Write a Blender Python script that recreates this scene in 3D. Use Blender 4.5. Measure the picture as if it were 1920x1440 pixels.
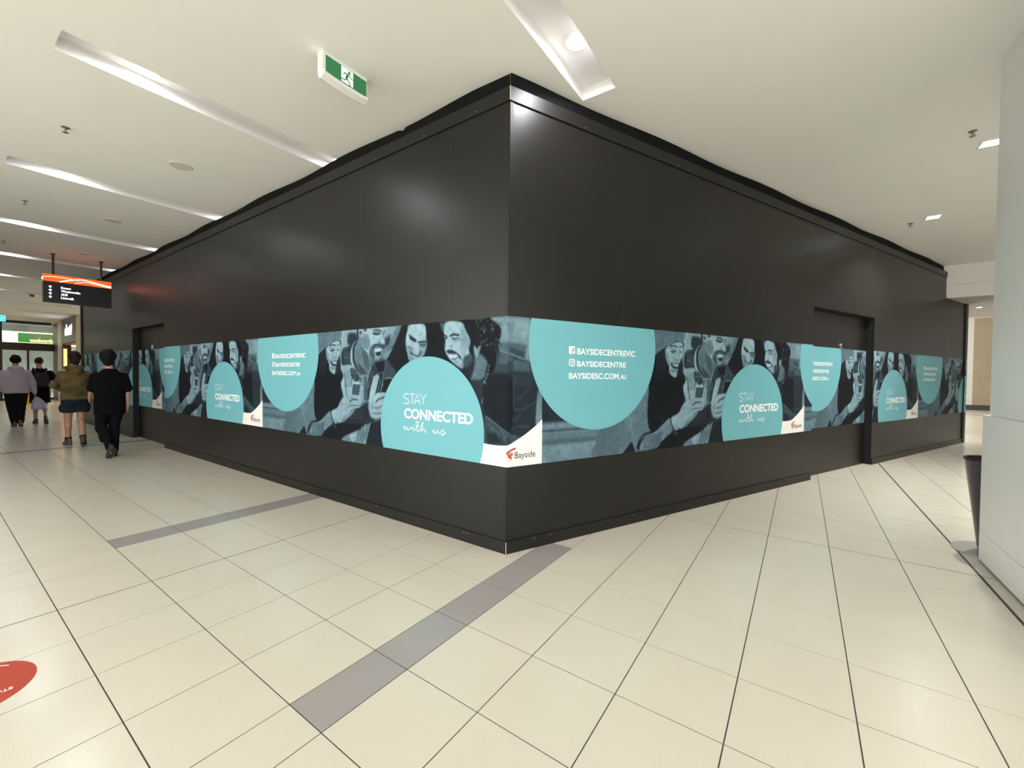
import bpy, bmesh, math, random
import numpy as np
from mathutils import Vector, Matrix

for o in list(bpy.data.objects): bpy.data.objects.remove(o, do_unlink=True)
scene = bpy.context.scene
COL = scene.collection
random.seed(7)

# ------------------------------------------------------------------ camera
# world: x (u) and y (v) follow the floor tile grid, z up, metres
CAM = Vector((1.6193, -1.4149, 1.5))
FPX, PITCH, ROLL, YAW = 779.44, 0.0200, 0.0099, 0.6089
fw = Vector((-math.sin(YAW) * math.cos(PITCH), math.cos(YAW) * math.cos(PITCH), -math.sin(PITCH)))
rt0 = Vector((math.cos(YAW), math.sin(YAW), 0.0))
up0 = rt0.cross(fw)
rt = rt0 * math.cos(ROLL) + up0 * math.sin(ROLL)
up = -rt0 * math.sin(ROLL) + up0 * math.cos(ROLL)
cd = bpy.data.cameras.new('camera')
cam = bpy.data.objects.new('camera', cd); COL.objects.link(cam)
m = Matrix(((rt.x, up.x, -fw.x, CAM.x), (rt.y, up.y, -fw.y, CAM.y), (rt.z, up.z, -fw.z, CAM.z), (0, 0, 0, 1)))
cam.matrix_world = m
cd.sensor_width = 36.0; cd.lens = FPX / 1920 * 36.0; cd.clip_start = .05; cd.clip_end = 200
scene.camera = cam

# ------------------------------------------------------------------ light and exposure
world = bpy.data.worlds.new('mall_ambience'); scene.world = world; world.use_nodes = True
bgn = world.node_tree.nodes['Background']
bgn.inputs[0].default_value = (1.0, 0.99, 0.96, 1); bgn.inputs[1].default_value = 3.6
vs = scene.view_settings
vs.view_transform = 'Standard'; vs.look = 'None'; vs.gamma = 1.0; vs.use_curve_mapping = False
vs.exposure = 0.14
SLOT_W = 17.0          # watts of a slot downlight
DOWN_W = 55.0          # watts of a plain ceiling downlight

# ------------------------------------------------------------------ helpers
def srgb(r, g, b):
    f = lambda c: (c / 255 / 12.92) if c / 255 <= .04045 else ((c / 255 + .055) / 1.055) ** 2.4
    return (f(r), f(g), f(b))

def mat(name, col, rough=.5, metal=0, spec=.5, emit=None, estr=0, noise=0, nscale=20, bump=0, bscale=200, alpha=None, trans=0):
    m = bpy.data.materials.new(name); m.use_nodes = True
    nt = m.node_tree; b = nt.nodes['Principled BSDF']
    b.inputs['Base Color'].default_value = (*col, 1)
    b.inputs['Roughness'].default_value = rough; b.inputs['Metallic'].default_value = metal
    b.inputs['Specular IOR Level'].default_value = spec
    if trans: b.inputs['Transmission Weight'].default_value = trans
    if emit: b.inputs['Emission Color'].default_value = (*emit, 1); b.inputs['Emission Strength'].default_value = estr
    if noise or bump: tc = nt.nodes.new('ShaderNodeTexCoord')
    if noise:
        n = nt.nodes.new('ShaderNodeTexNoise'); n.inputs['Scale'].default_value = nscale; n.inputs['Detail'].default_value = 5
        nt.links.new(tc.outputs['Object'], n.inputs['Vector'])
        r = nt.nodes.new('ShaderNodeValToRGB')
        r.color_ramp.elements[0].position = .3; r.color_ramp.elements[1].position = .7
        r.color_ramp.elements[0].color = (*[max(0, c * (1 - noise)) for c in col], 1)
        r.color_ramp.elements[1].color = (*[min(1, c * (1 + noise)) for c in col], 1)
        nt.links.new(n.outputs['Fac'], r.inputs['Fac']); nt.links.new(r.outputs['Color'], b.inputs['Base Color'])
    if bump:
        n2 = nt.nodes.new('ShaderNodeTexNoise'); n2.inputs['Scale'].default_value = bscale; n2.inputs['Detail'].default_value = 3
        nt.links.new(tc.outputs['Object'], n2.inputs['Vector'])
        bp = nt.nodes.new('ShaderNodeBump'); bp.inputs['Strength'].default_value = bump; bp.inputs['Distance'].default_value = .01
        nt.links.new(n2.outputs['Fac'], bp.inputs['Height']); nt.links.new(bp.outputs['Normal'], b.inputs['Normal'])
    return m

def wloc(o):
    v = Vector((0, 0, 0))
    while o: v += o.location; o = o.parent
    return v

def mk(name, verts, faces, material, parent=None, smooth=False, recalc=True, origin=None):
    """one mesh object from world-space vertices; its origin goes to the middle of its base"""
    V = np.asarray(verts, float).reshape(-1, 3)
    if origin is None:
        lo, hi = V.min(0), V.max(0); origin = ((lo[0] + hi[0]) / 2, (lo[1] + hi[1]) / 2, lo[2])
    origin = np.asarray(origin, float)
    me = bpy.data.meshes.new(name); me.from_pydata((V - origin).tolist(), [], [list(f) for f in faces])
    if recalc:
        bm = bmesh.new(); bm.from_mesh(me); bmesh.ops.recalc_face_normals(bm, faces=bm.faces); bm.to_mesh(me); bm.free()
    if smooth: me.polygons.foreach_set('use_smooth', [True] * len(me.polygons))
    mats = material if isinstance(material, (list, tuple)) else [material]
    for mm in mats: me.materials.append(mm)
    o = bpy.data.objects.new(name, me); COL.objects.link(o)
    if parent: o.parent = parent; o.location = Vector(origin) - wloc(parent)
    else: o.location = origin
    return o

def empty(name, loc, label=None, cat=None, group=None, parent=None):
    o = bpy.data.objects.new(name, None); COL.objects.link(o); o.empty_display_size = .1
    if parent: o.parent = parent; o.location = Vector(loc) - wloc(parent)
    else: o.location = loc
    tag(o, label, cat, group); return o

def tag(o, label=None, cat=None, group=None, kind=None):
    if label: o['label'] = label
    if cat: o['category'] = cat
    if group: o['group'] = group
    if kind: o['kind'] = kind
    return o

BOXF = [(0, 1, 2, 3), (7, 6, 5, 4), (0, 4, 5, 1), (1, 5, 6, 2), (2, 6, 7, 3), (3, 7, 4, 0)]
class MB:
    def __init__(s): s.v = []; s.f = []
    def add(s, v, f):
        n = len(s.v); s.v += [tuple(map(float, p)) for p in v]; s.f += [tuple(i + n for i in q) for q in f]; return s
    def box(s, x0, x1, y0, y1, z0, z1):
        return s.add([(x0, y0, z0), (x1, y0, z0), (x1, y1, z0), (x0, y1, z0), (x0, y0, z1), (x1, y0, z1), (x1, y1, z1), (x0, y1, z1)], BOXF)
    def pts8(s, p): return s.add(p, BOXF)
    def lathe(s, c, prof, n=32, cap=True):
        v = []; f = []
        for r, z in prof:
            for k in range(n):
                a = 2 * math.pi * k / n; v.append((c[0] + r * math.cos(a), c[1] + r * math.sin(a), c[2] + z))
        for j in range(len(prof) - 1):
            for k in range(n): f.append((j * n + k, j * n + (k + 1) % n, (j + 1) * n + (k + 1) % n, (j + 1) * n + k))
        if cap: f.append(tuple(range(n))); f.append(tuple((len(prof) - 1) * n + k for k in range(n)))
        return s.add(v, f)
    def tube(s, pts, rad, n=10):
        P = [Vector(p) for p in pts]; R = rad if isinstance(rad, (list, tuple)) else [rad] * len(P); v = []; f = []
        for i, p in enumerate(P):
            t = (P[min(i + 1, len(P) - 1)] - P[max(i - 1, 0)]).normalized()
            a = t.cross(Vector((0, 0, 1))) if abs(t.z) < .9 else t.cross(Vector((1, 0, 0)))
            a.normalize(); b = t.cross(a)
            for k in range(n):
                q = 2 * math.pi * k / n; v.append(p + (a * math.cos(q) + b * math.sin(q)) * R[i])
        for i in range(len(P) - 1):
            for k in range(n): f.append((i * n + k, i * n + (k + 1) % n, (i + 1) * n + (k + 1) % n, (i + 1) * n + k))
        f.append(tuple(range(n))); f.append(tuple((len(P) - 1) * n + k for k in range(n)))
        return s.add(v, f)
    def build(s, name, material, parent=None, smooth=False, origin=None): return mk(name, s.v, s.f, material, parent, smooth, True, origin)

def box(name, b, material, parent=None, bevel=0):
    x0, x1, y0, y1, z0, z1 = b
    if not bevel: return MB().box(*b).build(name, material, parent)
    o = MB().box(*b).build(name, material, parent)
    bm = bmesh.new(); bm.from_mesh(o.data)
    bmesh.ops.bevel(bm, geom=bm.edges[:], offset=bevel, segments=2, affect='EDGES'); bm.to_mesh(o.data); bm.free()
    return o

def area_lamp(name, loc, watts, size, spread=120, col=(1, .97, .93), parent=None, shape='DISK', rot=(0, 0, 0)):
    l = bpy.data.lights.new(name, 'AREA'); l.shape = shape; l.size = size; l.energy = watts; l.color = col; l.spread = math.radians(spread)
    o = bpy.data.objects.new(name, l); COL.objects.link(o); o.rotation_euler = rot
    if parent: o.parent = parent; o.location = Vector(loc) - wloc(parent)
    else: o.location = loc
    return o

# ------------------------------------------------------------------ the two hoarding planes
CORN = (-0.3942, 1.4082)
DL, NL = (-1.0, 0.0), (0.0, -1.0)
DR, NR = (0.40983, 0.91216), (0.91216, -0.40983)
def wp(w, s, off, z):
    d, n = (DL, NL) if w == 'L' else (DR, NR)
    return (CORN[0] + d[0] * s + n[0] * off, CORN[1] + d[1] * s + n[1] * off, z)
def wbox(mb, w, s0, s1, o0, o1, z0, z1):
    return mb.pts8([wp(w, s0, o0, z0), wp(w, s1, o0, z0), wp(w, s1, o1, z0), wp(w, s0, o1, z0), wp(w, s0, o0, z1), wp(w, s1, o0, z1), wp(w, s1, o1, z1), wp(w, s0, o1, z1)])
HC = 4.03       # ceiling height
T = 0.4615      # floor tile pitch

# ------------------------------------------------------------------ materials
def tile_material(name, base, amp, grain, h0=.5, h1=.5):
    m = bpy.data.materials.new(name); m.use_nodes = True; nt = m.node_tree; b = nt.nodes['Principled BSDF']
    N = nt.nodes.new; L = nt.links.new
    geo = N('ShaderNodeNewGeometry'); tc = N('ShaderNodeTexCoord')
    hsv = N('ShaderNodeHueSaturation'); hsv.inputs['Color'].default_value = (*base, 1)
    r1 = N('ShaderNodeMapRange'); r1.inputs['To Min'].default_value = 1 - amp; r1.inputs['To Max'].default_value = 1 + amp
    L(geo.outputs['Random Per Island'], r1.inputs['Value']); L(r1.outputs['Result'], hsv.inputs['Value'])
    mu = N('ShaderNodeMath'); mu.operation = 'MULTIPLY'; mu.inputs[1].default_value = 7.31
    fr = N('ShaderNodeMath'); fr.operation = 'FRACT'; L(geo.outputs['Random Per Island'], mu.inputs[0]); L(mu.outputs[0], fr.inputs[0])
    r2 = N('ShaderNodeMapRange'); r2.inputs['To Min'].default_value = h0; r2.inputs['To Max'].default_value = h1
    L(fr.outputs[0], r2.inputs['Value']); L(r2.outputs['Result'], hsv.inputs['Hue'])
    # fine speckle and soft clouds of the stone
    n1 = N('ShaderNodeTexNoise'); n1.inputs['Scale'].default_value = 260; n1.inputs['Detail'].default_value = 2
    n2 = N('ShaderNodeTexNoise'); n2.inputs['Scale'].default_value = 3.2; n2.inputs['Detail'].default_value = 4
    L(geo.outputs['Position'], n1.inputs['Vector']); L(geo.outputs['Position'], n2.inputs['Vector'])
    rr = N('ShaderNodeMapRange'); rr.inputs['From Min'].default_value = .3; rr.inputs['From Max'].default_value = .7; rr.inputs['To Min'].default_value = 1 - grain; rr.inputs['To Max'].default_value = 1 + grain
    L(n1.outputs['Fac'], rr.inputs['Value'])
    rc = N('ShaderNodeMapRange'); rc.inputs['From Min'].default_value = .3; rc.inputs['From Max'].default_value = .7; rc.inputs['To Min'].default_value = .982; rc.inputs['To Max'].default_value = 1.014
    L(n2.outputs['Fac'], rc.inputs['Value'])
    mm = N('ShaderNodeMath'); mm.operation = 'MULTIPLY'; L(rr.outputs['Result'], mm.inputs[0]); L(rc.outputs['Result'], mm.inputs[1])
    mx = N('ShaderNodeVectorMath'); mx.operation = 'SCALE'; L(hsv.outputs['Color'], mx.inputs[0]); L(mm.outputs[0], mx.inputs['Scale'])
    L(mx.outputs[0], b.inputs['Base Color'])
    ro = N('ShaderNodeMapRange'); ro.inputs['To Min'].default_value = .21; ro.inputs['To Max'].default_value = .25; L(n2.outputs['Fac'], ro.inputs['Value'])
    L(ro.outputs['Result'], b.inputs['Roughness'])
    b.inputs['Specular IOR Level'].default_value = .5
    return m
M = {}
M['tile'] = tile_material('cream_stone_tile', (.555, .532, .428), .040, .07, .480, .502)
M['tile_grey'] = tile_material('grey_stone_tile', (.300, .282, .268), .025, .05)
M['grout'] = mat('grout', (.060, .048, .034), .9)
M['joint'] = mat('expansion_joint', (.045, .038, .034), .6)
M['ceiling'] = mat('ceiling_paint', (.89, .88, .83), .85, noise=.012, nscale=1.5)
M['slot'] = mat('slot_paint', (.80, .79, .78), .8)
M['black'] = mat('black_laminate', (.0090, .0081, .0068), .37, spec=.36, noise=.10, nscale=3)
M['black_trim'] = mat('black_trim', (.0090, .0081, .0068), .42, spec=.34)
M['black_gap'] = mat('black_backing', (.004, .004, .004), .9)
M['cloth'] = mat('black_cloth', (.006, .0065, .007), .92, spec=.15)
M['raw_edge'] = mat('raw_board_edge', (.62, .52, .38), .7)
M['steel'] = mat('brushed_steel', (.62, .60, .56), .3, metal=1)
M['white'] = mat('white_vinyl', (.80, .79, .74), .45)
M['ink_white'] = mat('white_print', (.88, .88, .86), .45)
M['ink_dark'] = mat('dark_print', (.045, .04, .04), .45)
M['teal'] = mat('teal_vinyl', (.148, .412, .462), .5, spec=.3)
M['red_ink'] = mat('red_print', (.42, .035, .025), .45)
M['orange_ink'] = mat('orange_print', (.62, .20, .08), .45)
M['pale_teal'] = mat('pale_teal_print', (.53, .76, .77), .45)
# ================================================================== FLOOR
floor = MB().box(-33, 14, -10, 34, -.06, -.0028).build('floor', M['grout']); tag(floor, kind='structure')
JW = .0028     # half joint
ub = [-.257, 0.0]
x = 0.0
while x < 13.5: x += T; ub.append(round(x, 4))
left = [-.736, -1.217, -1.6945, -2.186, -2.769, -3.13, -3.421, -3.899]
x = -3.899
while x > -9.6: x -= .4785; left.append(round(x, 4))
left += [left[-1] - .45, left[-1] - .45 - .27]
x = left[-1]
while x > -32.4: x -= .4785; left.append(round(x, 4))
ub = sorted(ub + left)
far_strip = (left[-1], 0)
fs = None
for i in range(len(ub) - 1):
    if abs((ub[i + 1] - ub[i]) - .27) < 1e-3 and ub[i] < -9: fs = i
vb = [round(k * T, 4) for k in range(-20, 73)]
WIDE_U = {-2.186: .0065, round(6 * T, 4): .009}
WIDE_V = {round(7 * T, 4): .0075}
def project(p):
    d = Vector(p) - CAM; z = d.dot(fw)
    if z < .05: return None
    return 960 + FPX * d.dot(rt) / z, 720 - FPX * d.dot(up) / z
def covered(u, v):     # under the hoarding
    if u < CORN[0]: return v > CORN[1] + .16 and u > -15.8
    s = (u - CORN[0]) * DR[0] + (v - CORN[1]) * DR[1]; off = (u - CORN[0]) * NR[0] + (v - CORN[1]) * NR[1]
    return (off < -.2 and s < 12.6) 
def tile_verts(u0, u1, v0, v1):
    c = .0003; zt, zc, zb = 0.0, -.0003, -.0028
    ring = lambda e, z: [(u0 + e, v0 + e, z), (u1 - e, v0 + e, z), (u1 - e, v1 - e, z), (u0 + e, v1 - e, z)]
    v = ring(c, zt) + ring(0, zc) + ring(0, zb)
    f = [(0, 1, 2, 3)]
    for a in (0, 4):
        for k in range(4): f.append((a + k, a + 4 + k, a + 4 + (k + 1) % 4, a + (k + 1) % 4))
    return v, f
tiles = []
for i in range(len(ub) - 1):
    for j in range(len(vb) - 1):
        u0, u1, v0, v1 = ub[i], ub[i + 1], vb[j], vb[j + 1]
        cu, cv = (u0 + u1) / 2, (v0 + v1) / 2
        # whole tile under the hoarding?
        if all(covered(a, b) for a in (u0, u1) for b in (v0, v1)): continue
        k = round(v0 / T)
        grey = (u0 == -.257 and -1 <= k <= 3) or (u0 == -3.421 and k >= -1) or (i == fs and k >= -2)
        e0, e1 = WIDE_U.get(u0, JW), WIDE_U.get(u1, JW); g0, g1 = WIDE_V.get(v0, JW), WIDE_V.get(v1, JW)
        q = [project((a, b, 0)) for a, b in ((u0, v0), (u1, v0), (u1, v1), (u0, v1))]
        area = 0
        if all(q):
            area = abs(sum(q[a][0] * q[(a + 1) % 4][1] - q[(a + 1) % 4][0] * q[a][1] for a in range(4))) / 2
            cx_, cy_ = sum(p[0] for p in q) / 4, sum(p[1] for p in q) / 4
            if not (any(0 <= p[0] <= 1920 and 0 <= p[1] <= 1440 for p in q)): area = 0
            elif covered(cu, cv): area *= .3
            else: area = min(area, 60000)
        tiles.append((area, u0 + e0, u1 - e1, v0 + g0, v1 - g1, grey))
tiles.sort(key=lambda t: -t[0])
for a, u0, u1, v0, v1, grey in tiles[:298]:
    v, f = tile_verts(u0, u1, v0, v1)
    mk('tile', v, f, M['tile_grey'] if grey else M['tile'], floor, recalc=False)
for grey in (False, True):
    mb = MB()
    for a, u0, u1, v0, v1, g in tiles[298:]:
        if g == grey: mb.add(*tile_verts(u0, u1, v0, v1))
    o = mk('distant_tiles' if not grey else 'distant_grey_tiles', mb.v, mb.f, M['tile_grey'] if grey else M['tile'], floor, recalc=False)
    tag(o, kind='stuff')
uj = 6 * T
box('expansion_strip', (uj - .0085, uj + .0085, -6, 11, -.0027, -.0005), M['joint'], floor)

# ================================================================== CEILING with recessed light slots
SLOT_HALF, SLOT_H = .155, .105
slots = []
for k in range(0, 10): slots.append((.075 - 3.16 * k, -.77, 2.115))
for k in (-1, -2): slots.append((.075 - 3.16 * k, -.77, 2.115))  # extra slots out of view, added to carry fill lamps
CU0, CU1, CV0, CV1 = -31.0, 13.7, -4.2, 11.75
us = sorted({CU0, CU1, *[s[0] - SLOT_HALF for s in slots], *[s[0] + SLOT_HALF for s in slots]})
vsb = sorted({CV0, CV1, -.77, 2.115})
mb = MB()
for i in range(len(us) - 1):
    for j in range(len(vsb) - 1):
        cu, cv = (us[i] + us[i + 1]) / 2, (vsb[j] + vsb[j + 1]) / 2
        if any(abs(cu - s[0]) < SLOT_HALF and s[1] < cv < s[2] for s in slots): continue
        n = len(mb.v)
        mb.v += [(us[i], vsb[j], HC), (us[i], vsb[j + 1], HC), (us[i + 1], vsb[j + 1], HC), (us[i + 1], vsb[j], HC)]; mb.f.append((n, n + 1, n + 2, n + 3))
n = len(mb.v)
mb.v += [(CU0, CV0, HC + .3), (CU1, CV0, HC + .3), (CU1, CV1, HC + .3), (CU0, CV1, HC + .3)]; mb.f.append((n, n + 1, n + 2, n + 3))
ceiling = mk('ceiling', mb.v, mb.f, M['ceiling'], recalc=False); tag(ceiling, kind='structure')
M['lamp_disc'] = mat('lamp_disc', (.9, .9, .9), .4, emit=(1, .98, 1), estr=14)
M['lamp_ring'] = mat('lamp_ring', (.8, .8, .8), .35)
for (c, v0, v1) in slots:
    a, b = c - SLOT_HALF, c + SLOT_HALF; z0, z1 = HC, HC + SLOT_H
    V = [(a, v0, z0), (b, v0, z0), (b, v1, z0), (a, v1, z0), (a, v0, z1), (b, v0, z1), (b, v1, z1), (a, v1, z1)]
    F = [(0, 1, 5, 4), (1, 2, 6, 5), (2, 3, 7, 6), (3, 0, 4, 7), (4, 5, 6, 7)]
    mk('light_slot', V, [tuple(reversed(f)) for f in F], M['slot'], ceiling, recalc=False)

def round_lamp(c, label, group, watts, r=.078, spread=178, z=HC + SLOT_H):
    t = empty('downlight', (c[0], c[1], z), label, 'downlight', group)
    MB().lathe((c[0], c[1], z), [(r + .022, -.001), (r + .022, -.008), (r + .006, -.012), (r, -.006), (r, -.001)], 36).build('trim_ring', M['lamp_ring'], t, smooth=False)
    MB().lathe((c[0], c[1], z), [(r - .002, -.0095), (r - .002, -.0025)], 36).build('lens', M['lamp_disc'], t)
    area_lamp('lamp', (c[0], c[1], z - .034), watts, r * 1.8, spread, (.97, .955, 1.0), t)
names = ['nearest the hoarding corner', 'beside the exit sign', 'beyond the round ceiling speaker', 'third along the left corridor', 'just before the hanging directory sign',
         'behind the hanging directory sign', 'sixth along the corridor', 'seventh along the corridor', 'eighth along the corridor', 'by the far glass entrance']
for k, (c, v0, v1) in enumerate(slots[:10]):
    if k == 0:
        round_lamp((c + .045, 1.585), 'round white downlight glowing in the ceiling slot right of the hoarding corner', 'slot downlights', SLOT_W * .8)
        round_lamp((c + .045, -.24), 'round downlight in the ceiling slot overhead, outside the view', 'slot downlights', SLOT_W * .7)
    else:
        round_lamp((c - .03, -.24), 'round downlight in the corridor ceiling slot ' + names[k], 'slot downlights', SLOT_W * .86)
        if k < 5: round_lamp((c - .03, 1.62), 'round downlight in the ceiling slot above the hoarding, ' + names[k], 'slot downlights', SLOT_W * .35)

for c, v0, v1 in slots[10:]:
    for v in (-.24, 1.0): round_lamp((c - .05, v), 'added round downlight in a ceiling slot right of the viewpoint, out of view', 'added downlights out of view', SLOT_W * .8)  # unseen lamps added to brighten the floor and column near the camera

def square_lamp(c, label, z=HC, s=.075, watts=DOWN_W):
    t = empty('downlight', (c[0], c[1], z), label, 'downlight', 'square downlights in the right ceiling')
    mb = MB()
    for (x0, x1, y0, y1) in ((-s - .02, s + .02, -s - .02, -s), (-s - .02, s + .02, s, s + .02), (-s - .02, -s, -s, s), (s, s + .02, -s, s)):
        mb.box(c[0] + x0, c[0] + x1, c[1] + y0, c[1] + y1, z - .006, z - .0005)
    mb.build('frame', M['lamp_ring'], t)
    box('lens', (c[0] - s, c[0] + s, c[1] - s, c[1] + s, z - .004, z - .0005), M['lamp_disc'], t)
    area_lamp('lamp', (c[0], c[1], z - .012), watts, s * 1.8, 120, (1, .97, .95), t, 'SQUARE')
square_lamp((3.223, 5.16), 'square lit downlight in the ceiling beside the grey column')
square_lamp((3.244, 7.66), 'square lit downlight in the ceiling right of the hoarding')
square_lamp((3.25, 10.1), 'square downlight in the ceiling hidden behind the column top')

wl = MB().box(-33.0, -7.0, -4.5, -4.2, 0, 4.03).build('wall_left_blocker', mat('blocker_wall', (.30, .27, .24), .6)); tag(wl, kind='structure')  # unseen wall added to block ambient light from the far corridor
# ================================================================== right end: bulkhead, far wall
M['wall_white'] = mat('wall_paint', (.66, .645, .60), .8)
M['wall_grey'] = mat('grey_wall_paint', (.60, .59, .56), .8)
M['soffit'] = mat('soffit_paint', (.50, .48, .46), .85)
mb = MB().box(2.0, 14, 11.75, 16.2, 3.33, 4.6); mb.box(2.0, 14, 11.70, 11.75, 3.62, 4.6)
bulk = mb.build('wall_bulkhead', M['wall_white']); tag(bulk, kind='structure')
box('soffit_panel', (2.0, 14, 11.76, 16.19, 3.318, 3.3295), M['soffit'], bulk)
wf = MB().box(3.0, 14.0, 29.0, 29.3, 0, 7).build('wall_far', M['wall_white']); tag(wf, kind='structure')
M['beige'] = mat('beige_panel', (.36, .285, .19), .6, noise=.06, nscale=2)
box('cladding_panel', (8.66, 10.4, 28.95, 28.999, .26, 4.6), M['beige'], wf)
box('skirting', (3.0, 14.0, 28.955, 28.999, .001, .255), mat('dark_skirting', (.05, .042, .045), .5), wf)
cf = MB().box(2.0, 14, 16.2, 29.3, 7.0, 7.2).build('ceiling_far', M['ceiling']); tag(cf, kind='structure')
wr = MB().box(13.7, 14.0, 2, 29, 0, 7).build('wall_right', mat('dimmed_wall_paint', (.36, .35, .33), .8)); tag(wr, kind='structure')  # wall colour darkened to keep its reflection in the hoarding dim
t = empty('downlight', (5.2, 13.75, 3.318), 'small glowing downlight in the low soffit past the hoarding end', 'downlight')
MB().lathe((5.2, 13.75, 3.318), [(.062, -.0005), (.062, -.006), (.050, -.008), (.050, -.0005)], 28).build('trim_ring', M['lamp_ring'], t)
MB().lathe((5.2, 13.75, 3.318), [(.049, -.007), (.049, -.001)], 28).build('lens', M['lamp_disc'], t)
area_lamp('lamp', (5.2, 13.75, 3.30), DOWN_W, .14, 140, (1, .97, .93), t)
for u, v in ((7.5, 19.5), (7.5, 24.5)):
    t = empty('downlight', (u, v, 7.0), ('nearer' if v < 20 else 'farther') + ' downlight in the high ceiling before the far beige wall', 'downlight', 'high downlights at the right end')
    MB().lathe((u, v, 7.0), [(.14, -.0005), (.14, -.012), (.11, -.014), (.11, -.0005)], 28).build('trim_ring', M['lamp_ring'], t)
    MB().lathe((u, v, 7.0), [(.109, -.012), (.109, -.001)], 28).build('lens', M['lamp_disc'], t)
    area_lamp('lamp', (u, v, 6.98), 40, .2, 150, (1, .96, .9), t)
# grey inlay sweeping over the far floor
mb = MB(); pv = None
pts = []
for k in range(13):
    q = k / 12; pts.append((6.6 + 3.2 * q, 25.5 - 4.2 * q * q - 1.0 * q))
for k in range(12):
    (a, b), (c, d) = pts[k], pts[k + 1]
    mb.pts8([(a, b, .0), (c, d, .0), (c + .1, d + .36, .0), (a + .1, b + .36, .0), (a, b, .003), (c, d, .003), (c + .1, d + .36, .003), (a + .1, b + .36, .003)])
mb.build('curved_inlay', M['tile_grey'], floor)

# ------------------------------------------------------------------ column
M['column'] = mat('column_panel', (.82, .82, .78), .45, noise=.02, nscale=2)
col_ = empty('column', (3.6, 2.8, 0), 'pale grey panelled column at the right edge of the view', 'column')
CF, CVE = 2.853, 3.632
box('recessed_base', (CF + .012, 4.4, 1.9, CVE - .012, .0, .016), M['joint'], col_)
box('lower_panel', (CF, 4.41, 1.88, CVE, .016, .252), M['column'], col_, .002)
box('middle_panel', (CF, 4.41, 1.88, CVE, .2545, 1.215), M['column'], col_, .002)
box('upper_panel', (CF + .03, 4.38, 1.91, CVE - .035, 1.217, HC - .002), M['column'], col_)

# ------------------------------------------------------------------ bin beside the column
M['gloss_black'] = mat('gloss_black_plastic', (.022, .016, .022), .16, spec=.6)
M['bin_liner'] = mat('bin_liner', (.010, .010, .012), .5)
M['grey_disc'] = mat('grey_disc', (.30, .285, .265), .4)
bc = (2.801 + .27 * .82, 3.719 + .27 * .572 + .03)
t = empty('bin', (bc[0], bc[1], 0), 'glossy black tapered bin on a flat grey disc behind the column', 'bin')
MB().lathe((*bc, 0), [(.27, .0005), (.27, .008), (.262, .012)], 48).build('grey_disc', M['grey_disc'], t)  # flat grey disc on the floor below the tub
MB().lathe((*bc, 0), [(.105, .0125), (.115, .05), (.150, .35), (.205, .80), (.212, .815), (.208, .822), (.196, .820)], 48, cap=False).build('tub', M['gloss_black'], t, smooth=True)
MB().lathe((*bc, 0), [(.196, .820), (.186, .70), (.15, .45), (.02, .44)], 48, cap=False).build('liner', M['bin_liner'], t, smooth=True)

# ------------------------------------------------------------------ red floor sticker
M['sticker'] = mat('red_floor_sticker', (.38, .036, .008), .45, noise=.06, nscale=9)
dc = (-1.534, -1.32); dr = .239
stk = MB().lathe((dc[0], dc[1], 0), [(dr, .0002), (dr, .0012)], 72).build('floor_sticker', M['sticker'])
tag(stk, 'round red floor sticker with white lettering at the left edge', 'sticker')
# ================================================================== flat lettering helpers
def text2d(s, bold=0.0, shear=0.0):
    cu = bpy.data.curves.new('lettering', 'FONT'); cu.body = s; cu.offset = bold; cu.shear = shear; cu.fill_mode = 'FRONT'; cu.resolution_u = 4
    o = bpy.data.objects.new('lettering', cu); COL.objects.link(o)
    dg = bpy.context.evaluated_depsgraph_get(); dg.update()
    me = bpy.data.meshes.new_from_object(o.evaluated_get(dg))
    v = [(p.co.x, p.co.y) for p in me.vertices]; f = [tuple(p.vertices) for p in me.polygons]
    bpy.data.objects.remove(o, do_unlink=True); bpy.data.curves.remove(cu); bpy.data.meshes.remove(me)
    return v, f
def fit2d(vf, x0, x1, z0, z1):
    v, f = vf; X = [p[0] for p in v]; Y = [p[1] for p in v]
    a, b, c, d = min(X), max(X), min(Y), max(Y)
    return [(x0 + (p[0] - a) / (b - a) * (x1 - x0), z0 + (p[1] - c) / (d - c) * (z1 - z0)) for p in v], f
def ribbon2d(pts, w, closed=False):
    """constant-width stroke"""
    P = [Vector((p[0], p[1])) for p in pts]; n = len(P); v = []; f = []
    for i, p in enumerate(P):
        if closed: t = P[(i + 1) % n] - P[i - 1]
        else: t = P[min(i + 1, n - 1)] - P[max(i - 1, 0)]
        t.normalize(); q = Vector((-t.y, t.x)) * w / 2; v += [tuple(p + q), tuple(p - q)]
    for i in range(n if closed else n - 1):
        j = (i + 1) % n; f.append((2 * i, 2 * i + 1, 2 * j + 1, 2 * j))
    return v, f
def smooth2d(pts, n=6):
    """Catmull-Rom through the points"""
    P = [np.array(p, float) for p in pts]; out = []
    for i in range(len(P) - 1):
        p0, p1, p2, p3 = P[max(i - 1, 0)], P[i], P[i + 1], P[min(i + 2, len(P) - 1)]
        for k in range(n):
            t = k / n; out.append(tuple(.5 * (2 * p1 + (p2 - p0) * t + (2 * p0 - 5 * p1 + 4 * p2 - p3) * t * t + (3 * p1 - p0 - 3 * p2 + p3) * t ** 3)))
    out.append(tuple(P[-1])); return out
def join2d(*vfs):
    v, f = [], []
    for a, b in vfs: n = len(v); v += list(a); f += [tuple(i + n for i in q) for q in b]
    return v, f
def poly2d(pts): return list(pts), [tuple(range(len(pts)))]
def disc2d(c, r, n=96): return [(c[0] + r * math.cos(2 * math.pi * k / n), c[1] + r * math.sin(2 * math.pi * k / n)) for k in range(n)], [tuple(range(n))]
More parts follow.
